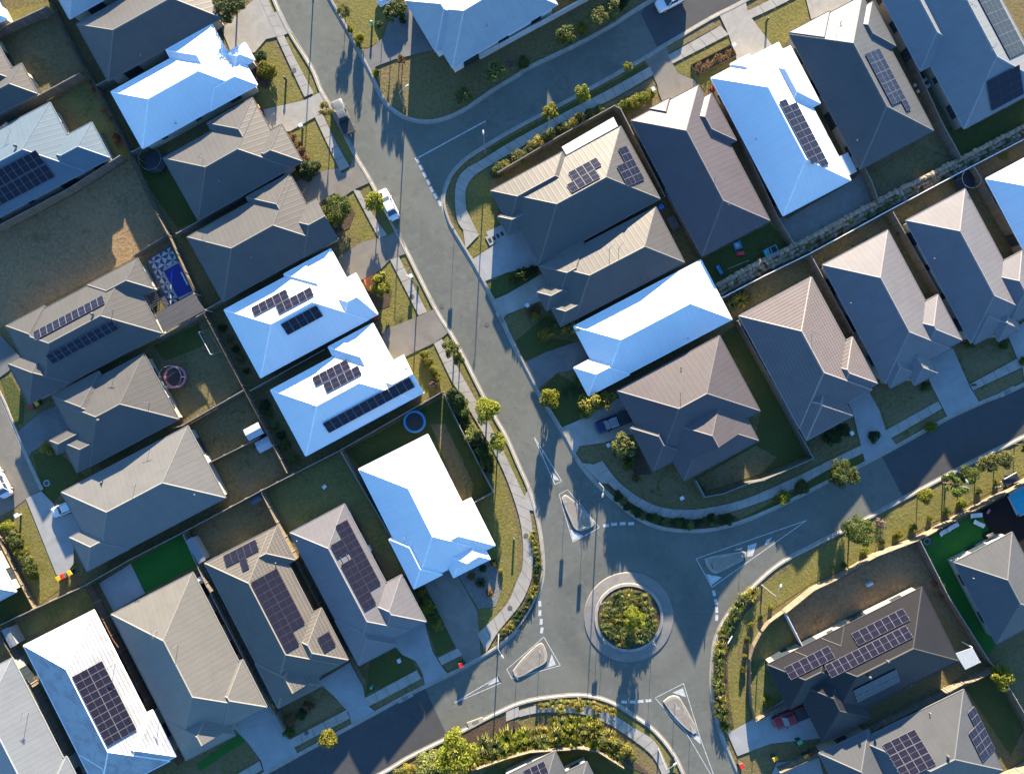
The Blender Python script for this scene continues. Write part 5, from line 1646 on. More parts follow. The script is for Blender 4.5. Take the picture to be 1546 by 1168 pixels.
def vehicle(px, py, ang, kind, paint, label, cat, scale=1.0, z0=0.0):
    base = G(px, py, z0)
    root = empty('pickup_truck' if kind == 'ute' else 'parked_car', base, R(ang)); root.scale = (scale,) * 3
    tag(root, label, cat, 'parked vehicles')
    pm = M[paint]
    b = MB()
    if kind == 'ute':
        st = [(2.58, .70, .72, .38), (2.5, .84, .86, .30), (2.2, .91, .98, .26), (1.2, .93, 1.06, .26), (.2, .94, 1.05, .26), (-.72, .94, 1.05, .26), (-.74, .94, 1.04, .26)]
        g = (1.25, .55, -.55, -.75, 1.72, .74, .62)
    elif kind == 'suv':
        st = [(2.34, .68, .70, .36), (2.26, .82, .84, .28), (1.9, .90, .98, .24), (1.0, .93, 1.05, .24), (-1.2, .93, 1.06, .24), (-2.1, .90, 1.05, .26), (-2.32, .80, .95, .34)]
        g = (1.15, .40, -1.75, -2.2, 1.66, .76, .62)
    else:
        st = [(2.36, .62, .60, .34), (2.28, .78, .72, .26), (1.9, .87, .83, .22), (1.0, .90, .92, .22), (-1.0, .90, .94, .22), (-1.9, .87, .92, .24), (-2.26, .78, .84, .28), (-2.34, .64, .72, .36)]
        g = (1.10, .30, -1.10, -1.72, 1.42, .75, .58)
    loft(b, st, RING); b.build('body', pm, root, True)
    fx0, fx1, rx1, rx0, zr, wb, wt = g
    zb = st[3][2] - .02
    # glasshouse
    gl = MB()
    lo = [(fx0, -wb), (fx0, wb), (rx0, wb), (rx0, -wb)]; hi = [(fx1, -wt), (fx1, wt), (rx1, wt), (rx1, -wt)]
    names_ = ['windscreen', 'side_window', 'rear_window', 'side_window']
    for k in range(4):
        j = (k + 1) % 4
        q = MB(); q.face([(*lo[k], zb), (*lo[j], zb), (*hi[j], zr - .05), (*hi[k], zr - .05)])
        q.build(names_[k], M['glass'], root)
    rf = MB(); loft(rf, [(fx1 + .03, wt * .92, zr - .03, zr - .07), (fx1 - .15, wt + .03, zr, zr - .07), ((fx1 + rx1) / 2, wt + .03, zr + .02, zr - .07), (rx1 + .1, wt + .03, zr, zr - .07), (rx1 - .04, wt * .92, zr - .03, zr - .07)], RINGR)
    for k in range(4): rf.tube([(*lo[k], zb - .02), (*hi[k], zr - .04)], .045, 5)
    for s in (-1, 1): rf.tube([((fx0 + rx0) / 2 - .1, s * wb, zb), ((fx1 + rx1) / 2, s * wt, zr - .04)], .04, 5)
    rf.build('roof', pm, root, False)
    wx = 1.42 if kind != 'ute' else 1.55
    for x in (wx, -wx + (.0 if kind != 'ute' else -.05)):
        for s in (-1, 1):
            w = MB(); w.tube([(0, -.11, 0), (0, -.09, 0), (0, .09, 0), (0, .11, 0)], [.30, .34, .34, .30], 16)
            wo = w.build('wheel', M['rubber'], root); wo.location = (x, s * (st[3][1] - .08), .34)
            rm_ = MB(); rm_.tube([(0, s * .10, 0), (0, s * .125, 0)], [.21, .19], 12); rm_.build('rim', M['rim'], wo)
    for s in (-1, 1):
        q = MB(); q.box((st[1][0] - .06, s * .62, st[1][2] - .12), (.22, .30, .13)); q.build('headlight', M['lamp_glass'], root)
        xr = st[-1][0] if kind != 'ute' else -2.62
        q = MB(); q.box((xr + .04, s * .68, .82), (.12, .22, .16)); q.build('taillight', M['red_lens'], root)
        q = MB(); q.box((fx0 - .25, s * (st[3][1] + .08), zb + .08), (.14, .22, .15)); q.build('wing_mirror', pm, root)
    if kind == 'ute':
        t = MB()
        for s in (-1, 1): t.box((-1.68, s * .88, .78), (1.86, .08, .56))
        t.box((-2.6, 0, .78), (.07, 1.84, .56)); t.box((-1.68, 0, .56), (1.86, 1.76, .08)); t.box((-1.7, 0, .40), (1.8, 1.2, .24))
        tr = t.build('tray', pm, root)
        c = MB(); c.box((-1.68, 0, 1.03), (1.72, 1.66, .05)); c.build('tray_cover', M['black_plastic'], root)
        if paint == 'paint_blue':
            r_ = MB()
            for k in range(6): r_.box((.45 - k * .2, 0, zr + .10), (.05, 1.24, .04))
            for s in (-1, 1): r_.box((-.05, s * .6, zr + .07), (1.2, .05, .05))
            r_.build('roof_rack', M['white_gloss'], root)
    return root


vehicle(519, 179, 113, 'ute', 'paint_silver', 'silver grey pickup with a dark covered tray, half on the kerb of the main street', 'pickup')
vehicle(587, 311, 117, 'sedan', 'paint_white', 'white sedan at the kerb beside the lime green tree', 'car')
vehicle(592, -5, 208, 'suv', 'paint_white', 'white car on the shaded driveway cut by the top edge', 'car', z0=LIFT)
vehicle(1012, 4, 208, 'suv', 'paint_white', 'white car on the dark asphalt cut by the top edge', 'car')
vehicle(924, 637, 202, 'ute', 'paint_blue', 'dark blue pickup with a white roof rack in the driveway of the corner house', 'pickup', z0=LIFT)
vehicle(5, 727, 118, 'sedan', 'paint_white', 'white car on the pale road at the left edge', 'car', z0=LIFT)
vehicle(102, 766, 202, 'sedan', 'paint_white', 'white car with its tail under the eave of the big shale grey roof', 'car', .86, z0=LIFT)
vehicle(1190, 1079, 203, 'ute', 'paint_red', 'dark red pickup in the driveway of the charcoal house', 'pickup', z0=LIFT)

# ------------------------------------------------------------------ street furniture
def street_lamp(px, py, ang, label, h=8.0, arm=1.5, z0=LIFT):
    base = G(px, py, z0)
    root = empty('street_lamp', base, R(ang)); tag(root, label, 'street lamp', 'street lamps')
    b = MB(); b.tube([(0, 0, 0), (0, 0, .5)], .14, 8); b.build('base', M['galv'], root)
    b = MB(); b.tube([(0, 0, .4), (0, 0, 4), (0, 0, h)], [.09, .075, .055], 8); b.build('pole', M['galv'], root)
    b = MB(); b.tube([(0, 0, h - .05), (arm * .5, 0, h + .12), (arm, 0, h + .15)], .05, 6); b.build('arm', M['galv'], root)
    b = MB(); loft(b, [(arm - .1, .08, h + .22, h + .1), (arm + .1, .13, h + .24, h + .1), (arm + .4, .12, h + .22, h + .12), (arm + .52, .06, h + .2, h + .14)], RINGR)
    b.build('lamp_head', M['lamp_glass'], root)


street_lamp(733, 232, 95, 'street lamp on the verge of the upper right street, arm over the road', 5.7, .8)
street_lamp(612, 165, 40, 'street lamp on the dark corner lawn inside the curved kerb', 5.7, 1.2)
street_lamp(631, 432, 140, 'street lamp on the grass between footpath and kerb by the frangipani bed', 5.7, .6)
street_lamp(753, 957, -60, 'street lamp at the tip of the kerb strip left of the roundabout', 5.7, 1.0)
street_lamp(904, 728, -100, 'street lamp beside the dark kerb planting above the roundabout', 5.7, .8)
street_lamp(1427, 729, 120, 'street lamp among the trees of the sunny bank', 5.7, 1.0)
street_lamp(1150, 883, 70, 'street lamp at the upper end of the curved kerb bed right of the roundabout', 5.7, 1.4)
street_lamp(994, 1130, 40, 'street lamp beside the path near the bottom edge', 5.7, 1.2)
street_lamp(474, -26, -50, 'street lamp above the top edge whose long shadow lies on the main street', 5.7, 1.2)


def sign(px, py, ang, label, h=2.2, z0=.15, w=.6, hh=.75, m='sign_blue', grp='traffic island signs'):
    root = empty('traffic_sign', G(px, py, z0), R(ang)); tag(root, label, 'traffic sign', grp)
    b = MB(); b.tube([(0, 0, 0), (0, 0, h)], .03, 6); b.build('post', M['galv'], root)
    b = MB(); b.box((0, .05, h - hh / 2), (w, .02, hh)); b.build('sign_plate', M[m], root)


sign(853, 755, 20, 'sign at the narrow end of the upper left traffic island'); sign(880, 793, 20, 'sign at the wide end of the upper left traffic island')
sign(1118, 838, 100, 'sign at the narrow end of the right hand traffic island'); sign(1071, 850, 100, 'sign at the wide end of the right hand traffic island')
sign(780, 1015, -60, 'sign at the narrow end of the lower left traffic island'); sign(815, 981, -60, 'sign at the wide end of the lower left traffic island')
sign(1019, 1060, 200, 'sign at the wide end of the bottom traffic island'); sign(1043, 1095, 200, 'sign at the narrow end of the bottom traffic island')
for k, (x, y) in enumerate(((905, 905), (910, 962), (985, 965))):
    sign(x, y, 30 + 60 * k, ['sign at the upper left of the round bed', 'sign at the lower left of the round bed', 'sign at the lower right of the round bed'][k], 2.4, .28, .9, .45, 'frame_dark', 'roundabout signs')
sign(686, 352, 30, 'sign at the kerb where the curved footpath meets the street', 2.6, LIFT, .75, .6, 'galv', 'kerb signs')
sign(1098, 960, 60, 'white sign on the bed right of the roundabout', 1.6, LIFT, 1.2, .3, 'pole_white', 'kerb signs')


def letterbox(px, py, label, m='white_gloss', h=1.05):
    root = empty('letterbox', G(px, py, LIFT), R(random.choice([28, 118]))); tag(root, label, 'letterbox', 'letterboxes')
    b = MB(); b.box((0, 0, h * .4), (.22, .22, h * .8)); b.build('pillar', M['wall_grey'], root)
    b = MB(); b.box((0, 0, h * .9), (.42, .5, .28)); b.box((0, 0, h * .9 + .16), (.5, .58, .05)); b.build('mail_box', M[m], root)


for x, y, l in ((457, 193, 'white letterbox at the top of the brown hedged lawn'), (32, 776, 'white letterbox on the dry verge at the left edge'), (622, 418, 'white letterbox by the second driveway of the main street'),
                (796, 462, 'white letterbox between two garden shrubs right of the main street'), (917, 671, 'white letterbox above the pale olive tree bed'), (1027, 750, 'white letterbox on the dark lawn of the corner house'),
                (1281, 653, 'white letterbox by the drive of the pink tiled house'), (604, 993, 'round topped white letterbox on the lower green lawn'), (984, 139, 'white letterbox at the end of the lime hedge'), (1105, 73, 'white letterbox at the end of the boxed flower bed')):
    letterbox(x, y, l)


def pillar(px, py, label, m='bin_green', h=.9):
    root = empty('service_pillar', G(px, py, LIFT)); tag(root, label, 'service pillar', 'service pillars')
    b = MB(); b.tube([(0, 0, 0), (0, 0, h)], .15, 10); b.build('body', M[m], root)
    b = MB(); b.tube([(0, 0, h), (0, 0, h + .06), (0, 0, h + .14)], [.18, .18, .06], 10); b.build('cap', M[m], root)


for x, y, l in ((432, 121, 'green pillar on the lit lawn at the upper left'), (562, 38, 'pale green pillar on the top nature strip'), (985, 742, 'green pillar on the dark lawn of the corner house'), (776, 812, 'green pillar on the lit lawn left of the upper island'),
                (1157, 33, 'green pillar on the grass at the top right'), (562, 1034, 'teal pillar on the lower green lawn'), (1467, 853, 'green pillar by the pinkish house driveway')):
    if l.startswith('green pillar by'): x, y = 1467, 581
    pillar(x, y, l, 'teal' if 'teal' in l or 'pale' in l else 'bin_green')


def bin_(px, py, lid, label, ang=28, z0=LIFT):
    root = empty('wheelie_bin', G(px, py, z0 + 1.0) * 1, R(ang)); root.location.z = z0
    tag(root, label, 'wheelie bin', 'wheelie bins')
    b = MB(); b.box((0, 0, .53), (.46, .54, .9), 0, 0, 1.18); b.build('bin_body', M['bin_dark'], root)
    b = MB(); b.box((0, .02, 1.02), (.60, .74, .07), 0, 0, .92); b.build('lid', M[lid], root)
    for s in (-1, 1):
        b = MB(); b.tube([(s * .24, .3, .12), (s * .3, .3, .12)], .12, 10); b.build('wheel', M['rubber'], root)


for x, y, c, l in ((388, 162, 'lid_yellow', 'yellow lidded bin at the house corner above the upper left driveway'), (392, 170, 'lid_red', 'red lidded bin beside the yellow one above the upper left driveway'), (613, 3, 'lid_yellow', 'yellow lidded bin at the top edge by the shaded drive'),
                   (489, 319, 'lid_red', 'red lidded bin beside the dark garden tree'), (568, 479, 'lid_red', 'red lidded bin at the corner of the upper white solar house'), (1061, 143, 'lid_red', 'red lidded bin by the driveway wall, left of two at the top right'),
                   (1077, 134, 'lid_red', 'red lidded bin nearest the white solar strip house at the top right'), (88, 873, 'lid_yellow', 'leftmost yellow lidded bin of three on the dry verge'), (94, 870, 'lid_red', 'red lidded bin between two yellow ones on the dry verge'),
                   (105, 865, 'lid_yellow', 'rightmost yellow lidded bin of three at the drive end'), (47, 613, 'lid_red', 'red lidded bin beneath the twin solar strip house'), (55, 609, 'lid_yellow', 'yellow lidded bin beneath the twin solar strip house'),
                   (1458, 512, 'lid_red', 'red lidded bin between the two pinkish roofs'), (410, 1066, 'lid_yellow', 'yellow lidded bin by the brown tiled house'), (414, 1074, 'lid_red', 'red lidded bin by the brown tiled house'), (696, 1004, 'lid_red', 'red lidded bin on the small grass strip by the lower kerb'),
                   (1120, 1156, 'lid_red', 'red lidded bin near the bottom edge by the kerb'), (1171, 1145, 'lid_yellow', 'yellow lidded bin at the end of the long lower fence'), (1218, 1142, 'lid_yellow', 'yellow lidded bin against the long lower fence'),
                   (1225, 1140, 'lid_red', 'red lidded bin against the long lower fence'), (1208, 1120, 'lid_green', 'bright green lidded bin in the drive of the charcoal house')):
    bin_(x, y, c, l, random.choice([20, 28, 35, 118]))


def manhole(px, py, label, z):
    b = MB(); b.tube([(0, 0, 0), (0, 0, .012)], .36, 20); b.tube([(0, 0, .01), (0, 0, .018)], .27, 16)
    o = b.build('manhole_cover', M['manhole']); o.location = G(px, py) + Vector((0, 0, z)); tag(o, label, 'manhole cover', 'manhole covers')


for x, y, l, z in ((622, 448, 'manhole cover in the footpath by the frangipani bed', LIFT + .108), (667, 462, 'manhole cover in the road at the left kerb', .004), (735, 490, 'manhole cover in the middle of the main street', .004), (444, 107, 'manhole cover in the upper left footpath', LIFT + .108),
                   (794, 808, 'manhole cover in the footpath left of the upper island', LIFT + .108), (770, 917, 'manhole cover in the footpath left of the roundabout', LIFT + .108), (463, 1105, 'manhole cover in the lower left footpath', LIFT + .108), (713, 1021, 'manhole cover in the road above the lower left island', .004)):
    manhole(x, y, l, z)
for x, y, l in ((1160, 0, 0),): pass
for (x, y, a, l) in ((757, 482, -60, 'storm drain inlet at the kerb right of the main street'), (612, 1052, 28, 'storm drain inlet on the lower left kerb'), (718, 1089, 20, 'storm drain inlet on the bottom kerb'), (1520, 591, 28, 'storm drain inlet on the far right kerb')):
    root = empty('drain_inlet', G(x, y, 0), R(a)); tag(root, l, 'storm drain', 'storm drains')
    b = MB(); b.box((0, 0, .09), (2.4, .7, .12)); b.build('lintel', M['kerb_concrete'], root); b = MB()
    for k in range(7): b.box((-.45 + k * .15, -.05, .155), (.07, .5, .02))
    b.build('grate', M['manhole'], root)

# ------------------------------------------------------------------ backyard things
def trampoline(px, py, r, m, label, net=False):
    rm = r * S
    root = empty('trampoline', G(px, py, LIFT)); tag(root, label, 'trampoline', 'trampolines')
    z = .75
    b = MB(); annulus(b, Vector((0, 0, 0)), [(rm * .80, z + .02), (rm * .88, z + .05), (rm, z + .02), (rm * 1.0, z - .05)], 32)
    b.build('safety_pad', M[m], root)
    b = MB(); b.disc((0, 0, z), rm * .8, 32); b.build('jumping_mat', M['mat_black'], root)
    for k in range(6):
        a = k * 1.047
        b = MB(); b.tube([(rm * .97 * math.cos(a), rm * .97 * math.sin(a), 0), (rm * .97 * math.cos(a), rm * .97 * math.sin(a), 2.3 if net else z)], .03, 5); b.build('leg' if not net else 'net_pole', M['galv'], root)
    if net:
        b = MB()
        P = [(rm * .97 * math.cos(k * .2618), rm * .97 * math.sin(k * .2618), 2.3) for k in range(25)]
        b.tube(P, .02, 4); b.build('net_hoop', M['galv'], root)


trampoline(238, 247, 17, 'mat_black', 'round black trampoline between the two upper left back fences', True)
trampoline(268, 569, 17, 'plastic_pink', 'trampoline with a pink rim on the lawn by the beige house', True)
trampoline(627, 636, 17, 'plastic_sky', 'trampoline with a bright blue rim on the fenced corner lawn')
trampoline(1452, 276, 15, 'mat_black', 'dark trampoline below the boulder wall at the right', True)

# pools
def pool(label, P, wm, coping, z=.0):
    W = [tuple(G(x, y).xy) for x, y in P]
    c = Vector((sum(p[0] for p in W) / len(W), sum(p[1] for p in W) / len(W), LIFT + .12))
    root = empty('swimming_pool', c); tag(root, label, 'swimming pool')
    W = [(x - c.x, y - c.y) for x, y in W]
    b = MB(); b.v = [(x, y, .03) for x, y in W]
    for t in tri(W): b.f.append(t); b.m.append(0)
    b.build('water', M[wm], root)
    b = MB(); n = len(W)
    for i in range(n):
        a, q = Vector((*W[i], 0)), Vector((*W[(i + 1) % n], 0)); m_ = (a + q) / 2; d = q - a
        b.box((m_.x, m_.y, .05), (d.length + .3, .3, .07), math.atan2(d.y, d.x))
    b.build('coping', M[coping], root)


pool('deep blue rectangular pool in the patterned tile court', [(246, 409), (272, 395), (294, 440), (269, 452)], 'pool_blue', 'slab_pale')
pool('turquoise pool cut by the right edge beside the dark deck', [(1520, 747), (1560, 724), (1585, 762), (1535, 778)], 'pool_cyan', 'slab_pale')
# triangle tiles of the pool court lie on its paving
b = MB()
u, v = Vector((.865, -.50)), Vector((.46, .89))
for r_, c_ in [(0, 0), (0, 1), (0, 2), (1, 0), (1, 1), (1, 2), (2, 0), (3, 0), (4, 0), (5, 0)]:
    o_ = Vector((224, 393)) + u * 13.2 * c_ + v * 12.6 * r_; m_ = o_ + u * 6.6 + v * 6.3
    q = [o_, o_ + u * 13.2, o_ + u * 13.2 + v * 12.6, o_ + v * 12.6]
    for k in range(4):                     # pinwheel of white triangles in every square
        e_ = (q[k] + q[(k + 1) % 4]) / 2
        W = [G(p.x, p.y) for p in ((q[k], e_, m_) if (r_ + c_) % 2 else (e_, q[(k + 1) % 4], m_))]
        for t in tri([(p.x, p.y) for p in W]): b.face([(W[i].x, W[i].y, LIFT + .075) for i in t])
o = b.build('patio', M['patio_white']); o['kind'] = 'structure'


def thing(name, label, cat, px, py, ang=0, z0=LIFT, group=None):
    r_ = empty(name, G(px, py, z0), R(ang)); tag(r_, label, cat, group); return r_


r_ = thing('pergola', 'dark slatted pergola beside the pool house roof', 'pergola', 238, 453, 28)
b = MB()
for k in range(10): b.box((0, -1.35 + k * .3, 2.4), (2.5, .09, .12))
b.build('slats', M['frame_dark'], r_); b = MB()
for x in (-1.1, 1.1):
    for y in (-1.3, 1.3): b.box((x, y, 1.17), (.1, .1, 2.34))
b.build('post', M['frame_dark'], r_)
r_ = thing('pool_cover_roller', 'white roller lying along the deep blue pool', 'pool roller', 280, 421, -63); b = MB(); b.tube([(-1, 0, .25), (1, 0, .25)], .13, 8); b.build('roll', M['white_gloss'], r_); b = MB(); b.box((-1.05, 0, .15), (.08, .4, .3)); b.box((1.05, 0, .15), (.08, .4, .3)); b.build('end_stand', M['galv'], r_)
r_ = thing('soccer_goal', 'white goal frame on the fenced lawn below the pool house', 'goal', 316, 519, -62); b = MB()
b.tube([(-1.8, 0, 0), (-1.8, 0, 1.6), (1.8, 0, 1.6), (1.8, 0, 0)], .045, 6); b.build('goal_frame', M['white_gloss'], r_); b = MB(); b.tube([(-1.8, 0, 1.6), (-1.8, .9, .03), (1.8, .9, .03), (1.8, 0, 1.6)], .02, 5); b.build('back_stay', M['white_gloss'], r_)


def shed(label, px, py, ang, w, d, h, m='patio_white', slope=.2):
    r_ = thing('garden_shed', label, 'shed', px, py, ang, group='garden sheds')
    b = MB()
    for x0, y0, x1, y1 in ((-w / 2, -d / 2, w / 2, -d / 2), (w / 2, -d / 2, w / 2, d / 2), (w / 2, d / 2, -w / 2, d / 2), (-w / 2, d / 2, -w / 2, -d / 2)):
        b.face([(x0, y0, 0), (x1, y1, 0), (x1, y1, h), (x0, y0, h)])
    b.build('wall', M['wall_grey'], r_)
    b = MB(); b.face([(-w / 2 - .1, -d / 2 - .1, h), (w / 2 + .1, -d / 2 - .1, h), (w / 2 + .1, 0, h + slope), (-w / 2 - .1, 0, h + slope)]); b.face([(-w / 2 - .1, 0, h + slope), (w / 2 + .1, 0, h + slope), (w / 2 + .1, d / 2 + .1, h), (-w / 2 - .1, d / 2 + .1, h)])
    b.build('roof', M[m], r_)
    b = MB(); b.box((0, -d / 2 - .02, h * .45), (.8, .04, h * .88)); b.build('door', M['garage_grey'], r_)


shed('white shed against the back fence in the upper bare yard', 390, 650, 28, 2.2, 1.6, 1.9); shed('low pale shed just below the white shed at the back fence', 402, 670, 28, 2.0, 1.5, 1.0)
shed('dark little shed at the fence above the brown tiled yard', 391, 751, 28, 1.4, .9, 1.2, 'tile_dark'); shed('pale lean shed beside the brown tiled house fence', 304, 826, -60, 3.6, 1.0, 1.9, 'roof_slate', .05)
shed('long pale glazed lean shed by the weathered tiled house', 28, 955, -63, 2.6, .9, 1.9, 'roof_slate', .05); shed('grey shed in the shade beside the cream house', 308, 872, 28, 1.1, .8, 1.5)
shed('white narrow cover along the charcoal house', 1191, 985, 26, 3.8, .8, 2.0, 'poly_sheet', .05)


def table(label, px, py, ang, w, d, h, m='white_gloss', name='outdoor_table'):
    r_ = thing(name, label, 'table', px, py, ang)
    b = MB(); b.box((0, 0, h), (w, d, .05)); b.build('table_top', M[m], r_)
    for x in (-1, 1):
        for y in (-1, 1):
            b = MB(); b.tube([(x * (w / 2 - .06), y * (d / 2 - .06), 0), (x * (w / 2 - .06), y * (d / 2 - .06), h)], .03, 5); b.build('leg', M['galv'], r_)


table('little white table on the mossy lawn', 491, 734, 40, .6, .5, .5); table('metal framed table in the narrow yard beside the antenna roof', 1015, 338, -62, 2.0, 1.2, .7, 'manhole')
for k, (x, y, a, l) in enumerate(((1472, 777, 5, 'white sun lounger nearest the deck on the artificial lawn'), (1476, 790, -25, 'white sun lounger tilted toward the deck on the artificial lawn'), (1437, 794, 28, 'white sun lounger, right of the joined pair on the artificial lawn'), (1425, 801, 28, 'white sun lounger, left of the joined pair on the artificial lawn'))):
    r_ = thing('sun_lounger', l, 'sun lounger', x, y, a, group='sun loungers')
    b = MB(); b.box((.2, 0, .32), (1.3, .62, .09)); b.build('seat', M['white_gloss'], r_); b = MB(); b.box((0, 0, 0), (.65, .62, .08)); o = b.build('backrest', M['white_gloss'], r_); o.location = (-.72, 0, .45); o.rotation_euler = (0, R(28), 0)
    for x_ in (-.3, .7):
        for y_ in (-.25, .25): b = MB(); b.box((x_, y_, .14), (.06, .06, .28)); b.build('leg', M['white_gloss'], r_)
r_ = thing('garden_chair', 'round white wire chair at the corner of the artificial lawn', 'chair', 1397, 816); b = MB(); annulus(b, Vector((0, 0, 0)), [(.3, .42), (.55, .45), (.6, .6)], 16); b.build('seat', M['galv'], r_)
for k in range(3): b = MB(); b.tube([(.3 * math.cos(k * 2.1), .3 * math.sin(k * 2.1), .42), (.45 * math.cos(k * 2.1), .45 * math.sin(k * 2.1), 0)], .03, 5); b.build('leg', M['galv'], r_)
r_ = thing('outdoor_sofa', 'pale outdoor sofa along the grey house by the artificial lawn', 'sofa', 1486, 818, 30); b = MB(); b.box((0, 0, .25), (3.0, .9, .3)); b.box((0, -.4, .5), (3.0, .18, .5)); b.build('base', M['wall_grey'], r_)
for k in range(4): b = MB(); b.box((-1.1 + k * .73, .05, .46), (.68, .7, .14)); b.build('cushion', M['cushion'], r_)
r_ = thing('barbecue', 'covered dark barbecue at the end of the outdoor sofa', 'barbecue', 1489, 806, 28); b = MB(); b.box((0, 0, .45), (1.2, .6, .8)); b.build('cabinet', M['black_plastic'], r_); b = MB(); b.tube([(-.55, 0, .9), (.55, 0, .9)], .28, 8); b.build('hood', M['frame_dark'], r_)
r_ = thing('ride_on_toy', 'tiny pink toy on the dark deck by the turquoise pool', 'toy', 1490, 771, 60); b = MB(); b.box((0, 0, .3), (.7, .3, .2)); b.build('body', M['plastic_pink'], r_)
for s in (-.25, .25): b = MB(); b.tube([(s, -.15, .14), (s, .15, .14)], .14, 10); b.build('wheel', M['black_plastic'], r_)
r_ = thing('boat_trailer', 'black trailer with a long pale drawbar parked on the sunny bank', 'trailer', 1520, 724, 28); b = MB(); b.box((.2, 0, .55), (2.2, 1.2, .35)); b.build('bed', M['black_plastic'], r_); b = MB(); b.tube([(-.9, -.4, .45), (-2.3, 0, .4)], .05, 6); b.tube([(-.9, .4, .45), (-2.3, 0, .4)], .05, 6); b.tube([(-.7, .6, .8), (1.2, .7, .95)], .06, 6); b.build('drawbar', M['pole_white'], r_)
for s in (-.68, .68): b = MB(); b.tube([(.2, s - .09, .3), (.2, s + .09, .3)], .3, 12); b.build('wheel', M['rubber'], r_)
# toys on the lawn of the dusky porch hip house
r_ = thing('sandpit', 'square bright blue sandpit on the shaded lawn', 'sandpit', 1113, 371, 20); b = MB()
for x, y, w, d in ((0, .45, 1.1, .2), (0, -.45, 1.1, .2), (.45, 0, .2, .7), (-.45, 0, .2, .7)): b.box((x, y, .12), (w, d, .24))
b.build('rim', M['plastic_sky'], r_); b = MB(); b.box((0, 0, .06), (.75, .75, .08)); b.build('sand', M['cushion'], r_)
r_ = thing('toy_car', 'small red toy car beside the blue sandpit', 'toy', 1117, 383, 5); b = MB(); loft(b, [(-.6, .22, .3, .1), (-.5, .3, .45, .1), (.1, .3, .5, .1), (.55, .28, .35, .1)], RINGR); b.build('body', M['plastic_red'], r_)
for x in (-.35, .35): b = MB(); b.tube([(x, -.3, .12), (x, .3, .12)], .12, 10); b.build('wheel', M['black_plastic'], r_)
r_ = thing('seesaw', 'blue slide lying beside a grey swing bar on the shaded lawn', 'play slide', 1085, 408, -60); b = MB(); b.box((0, 0, .35), (1.4, .45, .08)); b.box((0, .22, .42), (1.4, .05, .15)); b.box((0, -.22, .42), (1.4, .05, .15)); b.build('chute', M['plastic_sky'], r_); b = MB(); b.box((-.5, 0, .15), (.1, .4, .3)); b.box((.5, 0, .15), (.1, .4, .3)); b.build('support', M['plastic_blue'], r_)
r_ = thing('swing_frame', 'thin grey swing bar on the shaded lawn', 'swing', 1110, 402, 22); b = MB(); b.tube([(-1.6, 0, .05), (-1.6, 0, 1.4), (1.6, 0, 1.4), (1.6, 0, .05)], .04, 6); b.build('frame', M['galv'], r_)
r_ = thing('climbing_frame', 'teal climbing cube on the shaded lawn beside the boulder wall', 'climbing frame', 1160, 382, 25); b = MB()
for x in (-.9, 0, .9):
    for y in (-.6, .6): b.tube([(x, y, 0), (x, y, 1.3)], .05, 6)
    b.tube([(x, -.6, 1.3), (x, .6, 1.3)], .05, 6)
for y in (-.6, .6):
    for z in (.65, 1.3): b.tube([(-.9, y, z), (.9, y, z)], .05, 6)
b.build('bars', M['plastic_sky'], r_); b = MB(); b.box((-.45, 0, .7), (.8, 1.1, .05)); b.build('platform', M['teal'], r_)
r_ = thing('boxed_bed', 'long timber edged flower bed on the lit lawn at the top right', 'planter', 1077, 92, 27); b = MB()
b.box((0, .85, .15), (6.4, .12, .3)); b.box((0, -.85, .15), (6.4, .12, .3)); b.box((3.2, 0, .15), (.12, 1.7, .3)); b.box((-3.2, 0, .15), (.12, 1.7, .3)); b.build('timber_edge', M['paling'], r_); b = MB(); b.box((0, 0, .08), (6.3, 1.6, .12)); b.build('soil', M['mulch'], r_)
b = MB(); rr = random.Random(9)
for k in range(16):
    c_ = Vector((-2.9 + k * .39, rr.uniform(-.4, .4), .4))
    for p, d in ball_pts([(c_, .32)], 45, rr): leaf_quad(b, p, d, .09, rr)
b.build('plants', M['leaf_rust'], r_)
r_ = thing('meter_slab', 'pale slab with four black meter lids beside the concrete drive', 'service pit', 749, 358, 28); b = MB(); b.box((0, 0, .06), (2.8, 1.4, .12)); b.build('slab', M['slab_pale'], r_)
for k in range(4): b = MB(); b.box((-1.0 + k * .66, 0, .13), (.4, .6, .03)); b.build('lid', M['black_plastic'], r_)
r_ = thing('round_basin', 'round pale pit ring on the green front lawn at the left', 'pit ring', 71, 729); b = MB(); annulus(b, Vector((0, 0, 0)), [(.3, .1), (.34, .16), (.46, .14), (.5, 0)], 20); b.build('ring', M['slab_pale'], r_); b = MB(); b.disc((0, 0, .06), .31, 16); b.build('cover', M['manhole'], r_)


def aircon(px, py, ang, label):
    r_ = thing('air_conditioner', label, 'air conditioner', px, py, ang, group='outdoor air conditioners'); b = MB(); b.box((0, 0, .4), (.9, .35, .75)); b.build('case', M['white_gloss'], r_); b = MB(); b.tube([(-.15, -.17, .4), (-.15, -.2, .4)], .26, 14); b.build('fan_grille', M['frame_dark'], r_)


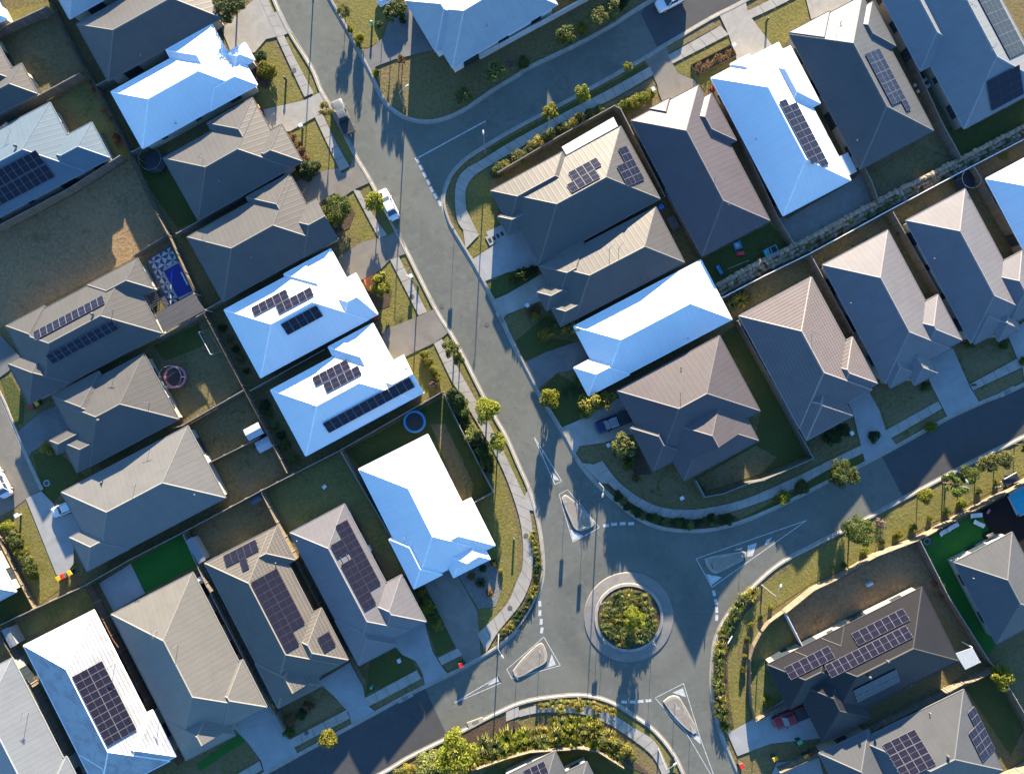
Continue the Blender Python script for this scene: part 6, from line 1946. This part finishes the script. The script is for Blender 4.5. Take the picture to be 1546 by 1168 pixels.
for x, y, a, l in ((302, 672, -62, 'air conditioner box behind the shale grey house, upper one'), (317, 692, -62, 'air conditioner box behind the shale grey house, lower one'), (559, 826, -62, 'air conditioner box on the wall by the stepped solar block'), (1246, 951, 26, 'white air conditioner at the dormer of the charcoal house'),
                   (1375, 360, 28, 'white box unit in the alley of the warm grey house'), (1250, 425, 28, 'white box unit behind the pinkish house'), (1432, 168, -62, 'white air conditioner on the side wall of the top right house'), (1310, 880, 26, 'white hot water unit behind the charcoal house')):
    aircon(x, y, a, l)
for x, y, l in ((1432, 1045, 'white tank beside the lower right fence'), (1060, 315, 'blue barrel in the corner of the narrow yard')):
    if l.startswith('blue'): x, y = 996, 315
    r_ = thing('water_tank', l, 'tank', x, y); b = MB(); b.tube([(0, 0, 0), (0, 0, 1.1), (0, 0, 1.2)], [.36, .36, .28], 16); b.build('tank_body', M['plastic_blue' if 'blue' in l else 'patio_white'], r_); b = MB(); b.tube([(0, 0, 1.2), (0, 0, 1.28)], .15, 10); b.build('lid', M['frame_dark'], r_)
r_ = thing('outdoor_setting', 'dark table with white chairs in the alley at the upper right', 'outdoor table', 1388, 132, -62); b = MB(); b.box((0, 0, .7), (1.6, .9, .05)); b.build('table_top', M['frame_dark'], r_)
for x in (-.5, .5):
    for y in (-.7, .7): b = MB(); b.box((x, y, .42), (.45, .45, .06)); b.box((x, y * 1.3, .65), (.45, .06, .5)); b.build('chair', M['white_gloss'], r_)

for H in HOUSES.values(): finish_walls(H)

# ------------------------------------------------------------------ light and camera
ELEV, AZ = R(10.5), R(3.0)          # the sun stands low, nearly straight above the top of the picture
sd = Vector((math.sin(AZ) * math.cos(ELEV), math.cos(AZ) * math.cos(ELEV), math.sin(ELEV)))
sun = bpy.data.lights.new('sun', 'SUN'); sun.energy = 5.0; sun.angle = R(.5); sun.color = (1.0, .85, .63)
so = put(bpy.data.objects.new('sun', sun)); so.rotation_euler = (-sd).to_track_quat('-Z', 'Y').to_euler(); so.location = sd * 90
w = bpy.data.worlds.new('World'); SC.world = w; w.use_nodes = True
nt = w.node_tree; bg = nt.nodes['Background']
sky = nt.nodes.new('ShaderNodeTexSky'); sky.sky_type = 'NISHITA'; sky.sun_disc = False; sky.sun_elevation = ELEV; sky.sun_rotation = AZ
sky.air_density = 1.0; sky.dust_density = 0.0; sky.ozone_density = 5.0
nt.links.new(sky.outputs[0], bg.inputs['Color']); bg.inputs['Strength'].default_value = .093
cam = bpy.data.cameras.new('camera'); cam.lens = 36 * HC / S / 1546; cam.sensor_width = 36; cam.clip_end = 3000
co = put(bpy.data.objects.new('camera', cam)); co.location = (0, 0, HC); co.rotation_euler = (0, 0, 0)
SC.camera = co
SC.view_settings.view_transform = 'Standard'; SC.view_settings.look = 'None'; SC.view_settings.gamma = 1
SC.view_settings.exposure = 2.6
